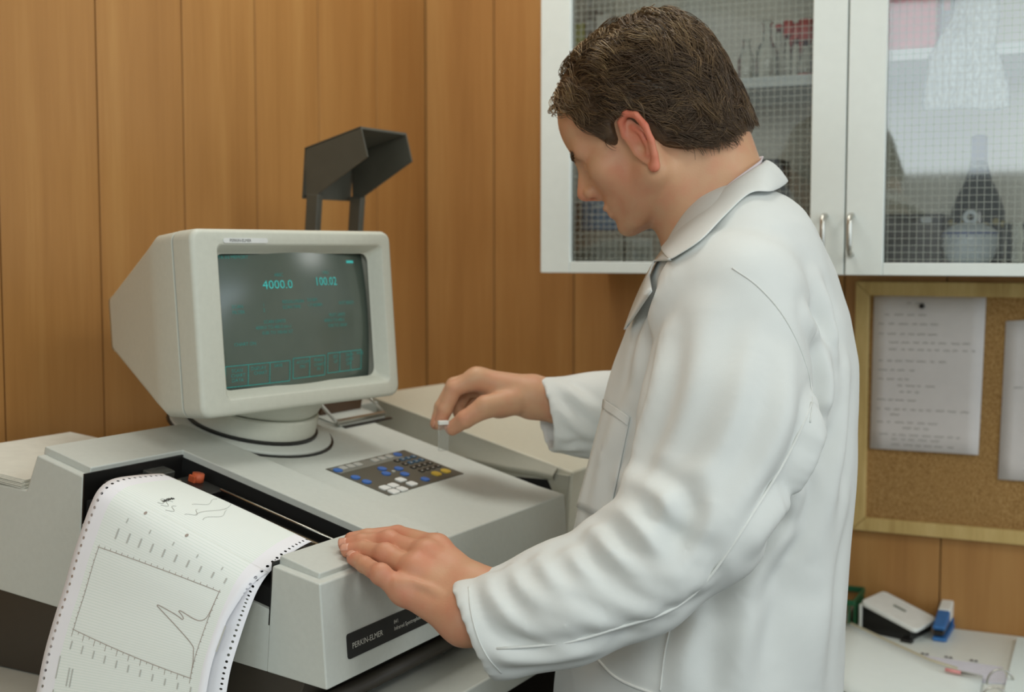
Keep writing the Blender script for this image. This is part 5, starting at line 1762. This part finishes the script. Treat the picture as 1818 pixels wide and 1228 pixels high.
CUFL, CUFR = A(836, 1120, 1.272), A(965, 736, 1.738)
slL = [A(1300, 545, 1.395), A(1290, 740, 1.345), A(1232, 915, 1.300), A(1130, 1008, 1.285), A(1000, 1074, 1.275), CUFL + (CUFL - A(1000, 1074, 1.275)) * 0.3]
srL = [0.084, 0.0880, 0.0735, 0.0650, 0.0585, 0.0520]
slR = [SHR, A(1185, 738, 1.775), A(1060, 736, 1.752), CUFR + (CUFR - A(1060, 736, 1.752)) * 0.4]
srR = [0.078, 0.066, 0.055, 0.0500]
cutL = unit(CUFL - A(1000, 1074, 1.275)); cutL = unit(cutL + np.array([0.10, 0, -0.10]))
cutR = unit(CUFR - A(1060, 736, 1.752)); cutR = unit(cutR + np.array([0, 0, -0.18]))
COAT_Z0 = 0.60


def coat_sdf(p):
    z = p[..., 2]
    cx = np.interp(z, LZ, LC[:, 0]); cy = np.interp(z, LZ, LC[:, 1]); al = np.interp(z, LZ, LA); be = np.interp(z, LZ, LBt)
    dx, dy = p[..., 0] - cx, p[..., 1] - cy
    u = dx * tf[0] + dy * tf[1]; v = dx * tl[0] + dy * tl[1]
    k0 = np.sqrt((u / al) ** 2 + (v / be) ** 2); k1 = np.sqrt((u / al ** 2) ** 2 + (v / be ** 2) ** 2) + 1e-9
    d = (k0 * (k0 - 1) / k1).astype(np.float32)
    d = smax(d, (z - LZ[-1]).astype(np.float32), 0.02)
    d = smax(d, (COAT_Z0 - z).astype(np.float32), 0.005)
    # left sleeve
    s = chain(p, slL, srL, 0.02)
    dc = (p - CUFL.astype(np.float32)) @ cutL.astype(np.float32)
    s = smax(s, dc.astype(np.float32), 0.003)
    inner = cone(p, slL[4], slL[5], srL[4] - 0.011, srL[5] - 0.011)
    inner = np.maximum(inner, -(dc + 0.022))
    s = np.maximum(s, -inner)
    d = smin(d, s, 0.016)
    s = chain(p, slR, srR, 0.02)
    dc = (p - CUFR.astype(np.float32)) @ cutR.astype(np.float32)
    s = smax(s, dc.astype(np.float32), 0.003)
    inner = np.maximum(cone(p, slR[2], slR[3], srR[2] - 0.011, srR[3] - 0.011), -(dc + 0.022))
    s = np.maximum(s, -inner)
    return smin(d, s, 0.02)


lo, hi = bounds(list(LC) + slL + slR, 0.02)
lo = np.minimum(lo, LC.min(0) - 0.235); hi = np.maximum(hi, LC.max(0) + 0.235)
lo[1] = 1.17; hi[1] = 1.88; lo[0] = min(CUFL[0], CUFR[0]) - 0.07; hi[0] = 0.50
lo[2] = COAT_Z0 - 0.02; hi[2] = LZ[-1] + 0.02
cvt, cq = surface_nets(coat_sdf, lo, hi, 0.0052)
cvt = relax(cvt, cq, 2, 0.5)
from mathutils.bvhtree import BVHTree


def bvh_of(v, q):
    return BVHTree.FromPolygons([tuple(x) for x in v], [tuple(int(i) for i in f) for f in q])


tree = bvh_of(cvt, cq)


def on_coat(px, py, tr=None):
    d = Vector(ray(px, py)).normalized()
    r = (tr or tree).ray_cast(Vector(CAMP), d)
    if r[0] is None:
        r = (tr or tree).find_nearest(Vector(A(px, py, 1.45)))
    return np.array(r[0]), np.array(r[1])


# folds: picture polylines on the cloth, (points, height, width)
folds = [
    # forearm
    ([(868, 1022), (880, 1060), (915, 1100), (965, 1125), (1010, 1132)], 0.0075, 0.011),
    ([(905, 1010), (925, 1045), (970, 1085), (1030, 1108), (1085, 1118)], 0.0085, 0.012),
    ([(955, 998), (985, 1040), (1035, 1072), (1100, 1092), (1150, 1098)], 0.0085, 0.013),
    ([(1012, 985), (1040, 1022), (1090, 1052), (1150, 1070), (1200, 1074)], 0.0085, 0.013),
    ([(1060, 945), (1095, 990), (1145, 1025), (1200, 1042), (1245, 1040)], 0.0090, 0.013),
    ([(1085, 890), (1120, 920), (1155, 965), (1195, 1000), (1235, 1010)], 0.0085, 0.014),
    ([(840, 1150), (900, 1165), (980, 1165), (1060, 1150)], 0.0045, 0.012),
    ([(1100, 850), (1150, 872), (1190, 905), (1215, 945)], 0.006, 0.014),
    # upper sleeve
    ([(1180, 600), (1165, 690), (1135, 790), (1110, 860)], 0.0055, 0.016),
    ([(1330, 620), (1310, 720), (1270, 820), (1225, 900)], 0.0050, 0.020),
    ([(1400, 640), (1385, 740), (1340, 840), (1280, 930)], 0.0050, 0.017),
    ([(1255, 560), (1235, 680), (1190, 800)], 0.0040, 0.020),
    ([(1225, 870), (1215, 930), (1190, 975)], -0.007, 0.013),
    # arm hole and back
    ([(1435, 560), (1452, 620), (1455, 690), (1440, 760)], 0.0075, 0.013),
    ([(1475, 610), (1468, 700), (1440, 790), (1395, 880), (1350, 950)], 0.0085, 0.017),
    ([(1450, 500), (1470, 560), (1478, 620)], 0.006, 0.014),
    ([(1500, 660), (1490, 780), (1465, 900), (1440, 1010)], 0.0065, 0.020),
    ([(1440, 850), (1400, 930), (1350, 1000), (1300, 1060)], 0.0060, 0.016),
    ([(1495, 900), (1470, 1010), (1455, 1120), (1448, 1228)], 0.0060, 0.022),
    ([(1400, 1000), (1385, 1100), (1380, 1228)], -0.0060, 0.022),
    ([(1330, 1060), (1310, 1140), (1300, 1228)], 0.0050, 0.020),
    ([(1250, 1090), (1225, 1160), (1210, 1228)], 0.0050, 0.018),
    # far sleeve
    ([(962, 690), (985, 720), (1020, 755), (1045, 775)], 0.0055, 0.010),
    ([(958, 740), (985, 770), (1020, 785)], 0.0050, 0.009),
    ([(990, 680), (1025, 710), (1055, 735)], 0.0050, 0.011),
    ([(968, 790), (1000, 796), (1035, 798)], 0.0040, 0.008),
    # chest
    ([(1185, 500), (1150, 590), (1125, 700)], 0.0040, 0.016),
    ([(1110, 720), (1075, 820), (1050, 930)], 0.0035, 0.018),
]
nrm = vnormals(cvt, cq)
disp = np.zeros(len(cvt))
for pts, hgt, wid in folds:
    dense = spline(np.array(pts, float), 26)
    L3 = np.array([on_coat(x, y)[0] for x, y in dense])
    box_lo, box_hi = L3.min(0) - 0.08, L3.max(0) + 0.08
    m = np.where(((cvt > box_lo) & (cvt < box_hi)).all(1))[0]
    if len(m) == 0: continue
    D = np.linalg.norm(cvt[m][:, None] - L3[None], axis=2)
    j = D.argmin(1); dmin = D[np.arange(len(m)), j]
    env = np.sin(np.pi * np.clip((j + 1.5) / 28.0, 0, 1)) ** 0.6
    wid = wid * 0.88
    prof = np.exp(-(dmin / wid) ** 2) - 0.45 * np.exp(-((dmin - 1.9 * wid) / (0.8 * wid)) ** 2)
    disp[m] += 1.6 * hgt * env * prof
# soft low wrinkles
ph = RNG.uniform(0, 6.28, 8)
low = 0.0016 * (np.sin(cvt[:, 0] * 31 + cvt[:, 2] * 19 + ph[0]) * np.sin(cvt[:, 2] * 27 - cvt[:, 1] * 33 + ph[1]) + 0.7 * np.sin(cvt[:, 0] * 57 - cvt[:, 2] * 41 + ph[2]) * np.sin(cvt[:, 1] * 49 + ph[3]))
calm = np.ones(len(cvt))                                # leave the cuff openings undisturbed
for c_, k_, r_ in ((CUFL, cutL, 0.045), (CUFR, cutR, 0.040)):
    dd_ = (cvt - c_) @ k_; rad_ = np.linalg.norm((cvt - c_) - np.outer(dd_, k_), axis=1)
    calm *= np.where((rad_ < 0.09) & (np.abs(dd_) < 0.12), np.clip((-dd_ - 0.004) / 0.02, 0, 1), 1)
    calm = np.where((rad_ < r_ + 0.001) & (dd_ > -0.03) & (dd_ < 0.02), 0, calm)
cvt2 = cvt + nrm * ((disp + low) * calm)[:, None]
cvt2 = relax(cvt2, cq, 1, 0.4)
coat = mesh('lab_coat', cvt2, cq, M['coat'], person, smooth=True)
coat['label'] = 'white cotton lab coat'
sd = coat.modifiers.new('smooth', 'SUBSURF'); sd.levels = 0; sd.render_levels = 1
tree2 = bvh_of(cvt2, cq)


def on_chest(px, py, tr, ymin=1.42):
    d = Vector(ray(px, py)).normalized(); o = Vector(CAMP)
    for _ in range(6):
        r = tr.ray_cast(o, d)
        if r[0] is None: break
        if r[0].y > ymin and r[1].dot(d) < 0: return np.array(r[0]), np.array(r[1])
        o = r[0] + d * 0.002
    return on_coat(px, py, tr)


def seam(name, pts, r=0.0011, off=0.0004, n=40, mat=None, deep=None):
    L3 = []
    for x, y in spline(np.array(pts, float), n):
        q, nn_ = on_chest(x, y, tree2, deep) if deep else on_coat(x, y, tree2); L3.append(q + nn_ * off)
    L3 = np.array(L3)
    for _ in range(2):
        L3[1:-1] = 0.25 * L3[:-2] + 0.5 * L3[1:-1] + 0.25 * L3[2:]
    return mesh(name, *tube(L3, r, 6), mat or M['coat_seam'], coat, smooth=True)


seam('sleeve_seam', [(1441, 715), (1418, 770), (1385, 832), (1340, 905), (1300, 968), (1240, 1048), (1175, 1090), (1100, 1112), (1010, 1140), (900, 1150), (832, 1153)], 0.0016)
seam('armhole_seam', [(1300, 476), (1345, 508), (1390, 560), (1425, 630), (1442, 700), (1438, 750)], 0.0009)
seam('side_seam', [(1190, 1112), (1180, 1160), (1172, 1226)], 0.0012, deep=1.335)
#seam('back_seam', [(1470, 800), (1440, 1000), (1436, 1226)], 0.0008)
# cuff hems
seam('cuff_stitch', [(832, 1042), (836, 1085), (848, 1130), (866, 1166), (890, 1194)], 0.0007)
#seam('cuff_stitch', [(962, 672), (962, 710), (972, 750), (990, 795)], 0.0008)


def patch(name, polygon, off=0.0022, n=14, thick=0.0012, tr=None):
    """four-sided cloth patch laid on the coat: TL, TR, BR, BL picture points"""
    TL, TR, BR, BL = [np.array(q, float) for q in polygon]
    V, Fq = [], []
    for i in range(n + 1):
        for j in range(n + 1):
            u, v = j / n, i / n
            q = (TL * (1 - u) + TR * u) * (1 - v) + (BL * (1 - u) + BR * u) * v
            w_, nn_ = on_chest(q[0], q[1], tr or tree2); V.append(w_ + nn_ * off)
    for i in range(n):
        for j in range(n):
            q = i * (n + 1) + j; Fq.append((q, q + n + 1, q + n + 2, q + 1))
    o = mesh(name, V, Fq, M['coat'], coat, smooth=True)
    s_ = o.modifiers.new('t', 'SOLIDIFY'); s_.thickness = thick; s_.offset = -1
    return o


patch('breast_pocket', [(1076, 712), (1120, 742), (1082, 925), (1026, 900)])
patch('pocket_hem', [(1075, 709), (1121, 740), (1117, 756), (1073, 724)], 0.0034, 8)
seam('pocket_edge', [(1063, 1172), (1088, 1198), (1120, 1216), (1165, 1232)], 0.0018, deep=1.335)

# collar
inn = [A(1347, 286, 1.625), A(1358, 285, 1.570), A(1338, 299, 1.520), A(1296, 330, 1.488), A(1246, 372, 1.482), A(1206, 410, 1.495), A(1176, 441, 1.530)]
out_ = [A(1385, 315, 1.640), A(1400, 322, 1.570), A(1376, 333, 1.500), A(1332, 352, 1.452), A(1292, 390, 1.436), A(1248, 436, 1.440), A(1196, 470, 1.462)]
_btree = bvh_of(head_w, hq)


def on_neck(px, py, off):
    d = Vector(ray(px, py)).normalized(); r = _btree.ray_cast(Vector(CAMP), d)
    return None if r[0] is None else np.array(r[0]) + np.array(r[1]) * off


for _i, (x, y) in enumerate(((1338, 299), (1296, 330), (1246, 372), (1206, 410))):
    q = on_neck(x, y, 0.007)
    if q is not None: inn[_i + 2] = q
for _i, (x, y) in enumerate(((1376, 333), (1332, 352), (1292, 390), (1248, 436), (1196, 470))):
    q, n_ = on_coat(x, y, tree2); out_[_i + 2] = q + n_ * 0.0065
stand = [q + np.array([-0.004, 0.008, -0.022]) for q in inn]
nC = 30
I_, O_, S_ = spline(inn, nC), spline(out_, nC), spline(stand, nC)
V, Fq = [], []
for i in range(nC):
    mid = (I_[i] + O_[i]) / 2; o_dir = unit(np.cross(O_[i] - I_[i], (I_[min(i + 1, nC - 1)] - I_[max(i - 1, 0)])))
    if o_dir @ (CAMP - mid) < 0: o_dir = -o_dir
    for q in (S_[i], I_[i] * 0.92 + S_[i] * 0.08, I_[i] + o_dir * 0.002, I_[i] * 0.8 + O_[i] * 0.2 + o_dir * 0.0045, mid + o_dir * 0.005, I_[i] * 0.2 + O_[i] * 0.8 + o_dir * 0.003, O_[i]):
        V.append(q)
for i in range(nC - 1):
    for j in range(6):
        q = i * 7 + j; Fq.append((q, q + 1, q + 8, q + 7))
col_ = mesh('collar', V, Fq, M['coat'], coat, smooth=True)
s_ = col_.modifiers.new('t', 'SOLIDIFY'); s_.thickness = 0.0022; s_.offset = 0
col_.modifiers.new('s', 'SUBSURF').render_levels = 1
# lapel
lap_in = [A(1178, 440, 1.515), A(1158, 470, 1.507), A(1140, 505, 1.500), A(1124, 542, 1.495), A(1108, 585, 1.490)]
lap_out = [A(1199, 470, 1.462), A(1172, 468, 1.478), A(1164, 492, 1.476), A(1168, 520, 1.466), A(1112, 582, 1.486)]
for _i, (x, y) in enumerate(((1199, 470), (1172, 468), (1164, 492), (1168, 520))):
    q, n_ = on_coat(x, y, tree2); lap_out[_i] = q + n_ * 0.008
V, Fq = [], []
LI, LO = spline(lap_in, 22), [*np.linspace(lap_out[0], lap_out[1], 6), *np.linspace(lap_out[1], lap_out[2], 6)[1:], *np.linspace(lap_out[2], lap_out[3], 5)[1:], *np.linspace(lap_out[3], lap_out[4], 8)[1:]]
LO = np.array(LO); LI = spline(lap_in, len(LO))
for a_, b_ in zip(LI, LO):
    for t in (0, 0.5, 1): V.append(a_ * (1 - t) + b_ * t + np.array([0, -0.003 * math.sin(math.pi * t), 0]))
for i in range(len(LO) - 1):
    for j in range(2):
        q = i * 3 + j; Fq.append((q, q + 1, q + 4, q + 3))
lp = mesh('lapel', V, Fq, M['coat'], coat, smooth=True)
s_ = lp.modifiers.new('t', 'SOLIDIFY'); s_.thickness = 0.002; s_.offset = 0
# shirt collar
off_ = np.array([0, 0.0, 0.004])
V, Fq = [], []
for i in range(nC):
    c_ = I_[i]; up_ = unit(I_[i] - S_[i])
    inw = unit(np.array([HO[0] + 0.12 - c_[0], 1.56 - c_[1], 0]))
    for q in (c_ - up_ * 0.03 + inw * 0.006, c_ + inw * 0.006, c_ + up_ * 0.0045 + inw * 0.004):
        V.append(q)
for i in range(nC - 1):
    for j in range(2):
        q = i * 3 + j; Fq.append((q, q + 1, q + 4, q + 3))
sc2 = mesh('shirt_collar', V, Fq, M['shirt'], person, smooth=True)
s_ = sc2.modifiers.new('t', 'SOLIDIFY'); s_.thickness = 0.0018
# loose thread at the cuff
th0, _n = on_coat(833, 1154, tree2)
mesh('loose_thread', *tube(spline([th0, th0 + np.array([-0.0035, -0.002, -0.006]), th0 + np.array([-0.0065, -0.003, -0.014])], 8), 0.0005, 5), M['coat_seam'], coat, smooth=True)

# ------------------------------------------------------------------ hair
CEN = np.array([-0.006, 0, 0.045])


def hairline(x):
    """lowest hair height on the side of the head for a given x (head frame)"""
    return np.interp(x, [-0.12, -0.105, -0.085, -0.060, -0.035, -0.014, 0.000, 0.018, 0.026, 0.034, 0.042, 0.052, 0.062, 0.073, 0.085, 0.10],
                     [-0.052, -0.056, -0.058, -0.054, -0.044, -0.028, 0.030, 0.030, 0.006, 0.004, 0.016, 0.042, 0.068, 0.090, 0.106, 0.122])


def thick(p):
    x, y, z = p[..., 0], p[..., 1], p[..., 2]
    t = 0.019 + 0.005 * np.clip((-x - 0.02) / 0.07, 0, 1) - 0.006 * np.clip((x - 0.03) / 0.05, 0, 1)
    crown = np.exp(-((x + 0.005) / 0.04) ** 2 - ((y - 0.005) / 0.035) ** 2) * np.clip((z - 0.10) / 0.02, 0, 1)
    t = t + 0.011 * np.clip((z - 0.06) / 0.05, 0, 1) * np.clip((0.07 - x) / 0.05, 0, 1)
    t = t * (0.55 + 0.45 * np.clip((z + 0.045) / 0.06, 0, 1))
    return t - 0.009 * crown


def skull(p):
    d = ell(p, (-0.004, 0, 0.050), (0.100, 0.0765, 0.084))
    d = smin(d, ell(p, (-0.030, 0, 0.035), (0.074, 0.0740, 0.072)), 0.02)
    d = smin(d, ell(p, (0.050, 0, 0.055), (0.052, 0.060, 0.060)), 0.02)
    d = smin(d, chain(p, [NECK1, NECK0], [0.059, 0.066]), 0.030)
    return d


def cap_sdf(p):
    d = skull(p) - thick(p) * 0.55
    hl_ = hairline(p[..., 0])
    return smax(d, (hl_ - p[..., 2]) * 0.8, 0.012)


capv, capq = surface_nets(cap_sdf, (-0.155, -0.115, -0.085), (0.13, 0.115, 0.17), 0.004)
capv = relax(capv, capq, 2, 0.5)


def hair_mat(name, col, rough=0.45):
    m, nt, p = new_mat(name)
    n1 = nt.nodes.new('ShaderNodeTexNoise'); n1.inputs['Scale'].default_value = 120
    tc = nt.nodes.new('ShaderNodeTexCoord'); nt.links.new(tc.outputs['Object'], n1.inputs['Vector'])
    c = np.array(col)
    nt.links.new(ramp(nt, n1.outputs['Fac'], [(0.3, tuple(c * 0.8)), (0.7, tuple(c * 1.25))]), p.inputs['Base Color'])
    p.inputs['Roughness'].default_value = rough
    p.inputs['Specular IOR Level'].default_value = 0.45
    return m


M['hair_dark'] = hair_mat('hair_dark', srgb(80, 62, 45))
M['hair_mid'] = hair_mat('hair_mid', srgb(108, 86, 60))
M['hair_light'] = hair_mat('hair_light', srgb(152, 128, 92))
hair = mesh('hair', HD.w(capv), capq, M['hair_dark'], person, smooth=True)

rg = np.random.default_rng(5)
NSEG = 9


def grad(fn, p, e=1e-3):
    g_ = np.stack([fn(p + np.array(d)) - fn(p - np.array(d)) for d in ((e, 0, 0), (0, e, 0), (0, 0, e))], -1)
    return g_ / (np.linalg.norm(g_, axis=-1, keepdims=True) + 1e-12)


def nz(v):
    return v / (np.linalg.norm(v, axis=-1, keepdims=True) + 1e-12)


def grow(n_want, jitter, wave):
    u = nz(rg.normal(size=(n_want * 4, 3)))
    u = u[u[:, 1] > -0.6]
    p = CEN + u * np.array([0.100, 0.078, 0.085])
    for _ in range(3):
        p = p - grad(skull, p) * skull(p)[:, None]
    x, y, z = p.T
    crown = np.exp(-((x + 0.005) / 0.034) ** 2 - ((y - 0.004) / 0.030) ** 2) * (z > 0.10)
    keep = (z > hairline(x) + 0.004) & (rg.random(len(p)) > crown * 0.7)
    p = p[keep][:n_want]
    x, y, z = p.T
    n = grad(skull, p)
    front = np.clip((x - 0.035) / 0.04, 0, 1)[:, None]; topf = np.clip((z - 0.09) / 0.035, 0, 1)[:, None]
    side = np.where(y >= 0, 1.0, -1.0)
    o = np.ones_like(x)
    d = np.stack([-0.80 * o, 0.12 * side, -0.52 * o], 1)
    d = d * (1 - topf) + np.array([-0.60, 0.72, -0.05]) * topf
    d = d * (1 - 0.8 * front * (1 - 0.3 * topf)) + np.stack([0.30 * o, 0.30 * side + 0.25, -0.70 * o], 1) * 0.8 * front
    back = np.clip((-x - 0.045) / 0.03, 0, 1)[:, None]
    d = d * (1 - 0.55 * back) + np.array([0.05, 0, -0.9]) * 0.55 * back
    sb = ((x > 0.022) & (z < 0.045)).astype(float)[:, None]
    d = d * (1 - sb) + np.stack([-0.10 * o, 0.08 * side, -1.0 * o], 1) * sb
    d = d + rg.normal(size=d.shape) * jitter
    t = nz(d - n * (d * n).sum(1, keepdims=True))
    L_ = (0.046 + 0.024 * rg.random(len(p))) * (1 - 0.35 * front[:, 0] * (1 - topf[:, 0])) * (0.62 + 0.38 * np.clip((z + 0.06) / 0.09, 0, 1))
    L_ = L_ * (1 - 0.55 * sb[:, 0])
    amp = wave * rg.random(len(p)); ph = rg.random(len(p)) * 6.28; layer = rg.random(len(p)) ** 0.6; curl = rg.random(len(p))
    q = p.copy(); pts = [q - n * 0.001]
    for i in range(NSEG):
        s = (i + 1) / NSEG
        q = q + t * (L_ / NSEG)[:, None]
        nn_ = grad(skull, q)
        want = thick(q) * (0.40 + 0.60 * layer) * min(1.0, 2.2 * s)
        want = want + np.where(q[:, 2] < hairline(q[:, 0]) + 0.012, 0.005 * curl, 0)
        q = q + nn_ * ((want - skull(q)) * 0.7)[:, None]
        b_ = np.cross(nn_, t)
        pts.append(q + b_ * (amp * np.sin(ph + s * 7.0))[:, None])
        t = nz(t - nn_ * (t * nn_).sum(1, keepdims=True) + b_ * (0.14 * np.sin(ph + 4 * s))[:, None] + np.array([0, 0, -0.07]))
    return np.stack(pts, 1), topf[:, 0], front[:, 0]


guides, _, _ = grow(420, 0.30, 0.0060)
S_, topf, front = grow(7000, 0.12, 0.0020)
gi = np.array([((guides[:, 0] - r_) ** 2).sum(1).argmin() for r_ in S_[:, 0]])
w_ = (np.linspace(0, 1, NSEG + 1) ** 0.8 * 0.72)[None, :, None]
gp = guides[gi]
offs = (S_[:, :1] - gp[:, :1]) * (1 - 0.55 * np.linspace(0, 1, NSEG + 1)[None, :, None])
S_ = S_ * (1 - w_) + (gp + offs) * w_
end = S_[:, -1]
ok = end[:, 2] > hairline(end[:, 0]) - np.where((end[:, 0] > 0.018) & (end[:, 0] < 0.06), 0.006, 0.015)
mid_ = S_[:, 2:]
earzone = ((mid_[..., 0] > -0.013) & (mid_[..., 0] < 0.026) & (mid_[..., 2] < 0.022) & (mid_[..., 1] > 0)).any(1)
ok &= ~earzone
S_, topf, front, gi = S_[ok], topf[ok], front[ok], gi[ok]
gtone = rg.random(len(guides))
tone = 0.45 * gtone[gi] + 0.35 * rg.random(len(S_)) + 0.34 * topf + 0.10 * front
SV, SF_, SM, base = [], [], [], 0
for k in range(len(S_)):
    r0 = 0.00075 * (0.7 + 0.7 * rg.random())
    vv, ff = tube(HD.w(S_[k]), np.linspace(r0, r0 * 0.25, NSEG + 1), 3, caps=False)
    SV.append(vv); SF_.append(np.array(ff) + base); base += len(vv)
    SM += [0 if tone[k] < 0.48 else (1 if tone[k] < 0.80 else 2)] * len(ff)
SV = np.vstack(SV); SF_ = np.vstack(SF_)
strands = mesh('strands', SV, SF_, M['hair_dark'], hair, smooth=True)
strands.data.materials.append(M['hair_mid']); strands.data.materials.append(M['hair_light'])
strands.data.polygons.foreach_set('material_index', SM)
strands['kind'] = 'stuff'
# brow hairs
SV, Fq, base = [], [], 0
for s in (1, -1):
    yy = rg.uniform(0.010, 0.046, 70)
    p0 = np.stack([0.098 - 0.0018 * ((yy - 0.01) / 0.012) ** 1.6, s * yy, 0.0335 + rg.normal(size=70) * 0.0018 - 0.10 * np.maximum(0, yy - 0.034)], 1)
    for _ in range(4):
        p0 = p0 - grad(head_sdf, p0) * head_sdf(p0)[:, None]
    n = grad(head_sdf, p0); dv = np.array([-0.2, s * 1.0, 0.15]); t = nz(dv - n * (n @ dv)[:, None])
    for a_, b_, c_ in zip(p0, p0 + n * 0.0014 + t * 0.004, p0 + n * 0.0014 + t * 0.0085):
        vv, ff = tube(HD.w(np.array([a_, b_, c_])), [0.00045, 0.0004, 0.0001], 3, caps=False)
        SV.append(vv); Fq += [tuple(q + base for q in f_) for f_ in ff]; base += len(vv)
b_ = mesh('eyebrow_hair', np.vstack(SV), Fq, M['hair_dark'], person); b_['kind'] = 'stuff'

# ================================================================== cuvette in the right hand
cc = A(787, 752, YR - 0.028)
cuv = thing('cuvette', cc - ZZ * 0.036, 'small clear glass cell with a white cap pinched in the man\'s raised right hand', 'cuvette')
cdir = unit(np.array([0.02, 0, 1.0]))
CUF = Frame(cc, np.array([0.95, 0.31, 0.0]), np.array([-0.31, 0.95, 0.0]), ZZ)
M['cellglass'], nt, p = new_mat('cell_glass')
trn = nt.nodes.new('ShaderNodeBsdfTransparent'); mxs = nt.nodes.new('ShaderNodeMixShader'); trn.inputs[0].default_value = (0.96, 0.97, 0.96, 1)
lw = nt.nodes.new('ShaderNodeLayerWeight'); lw.inputs['Blend'].default_value = 0.35
p.inputs['Base Color'].default_value = (0.7, 0.7, 0.68, 1); p.inputs['Roughness'].default_value = 0.1
mm_ = nt.nodes.new('ShaderNodeMath'); mm_.operation = 'MULTIPLY_ADD'; mm_.inputs[1].default_value = 0.5; mm_.inputs[2].default_value = 0.12
nt.links.new(lw.outputs['Facing'], mm_.inputs[0]); nt.links.new(mm_.outputs[0], mxs.inputs[0])
nt.links.new(trn.outputs[0], mxs.inputs[1]); nt.links.new(p.outputs[0], mxs.inputs[2]); nt.links.new(mxs.outputs[0], nt.nodes['Material Output'].inputs['Surface'])
h_ = 0.0065
mesh('glass_body', *CUF.box((-h_, h_), (-h_ * 0.5, h_ * 0.5), (-0.036, -0.001)), M['cellglass'], cuv, bevel=0.0008)
mesh('cap', *CUF.box((-h_ * 1.05, h_ * 1.05), (-h_ * 0.6, h_ * 0.6), (-0.001, 0.0042)), M['whiteplastic'], cuv, bevel=0.0008)
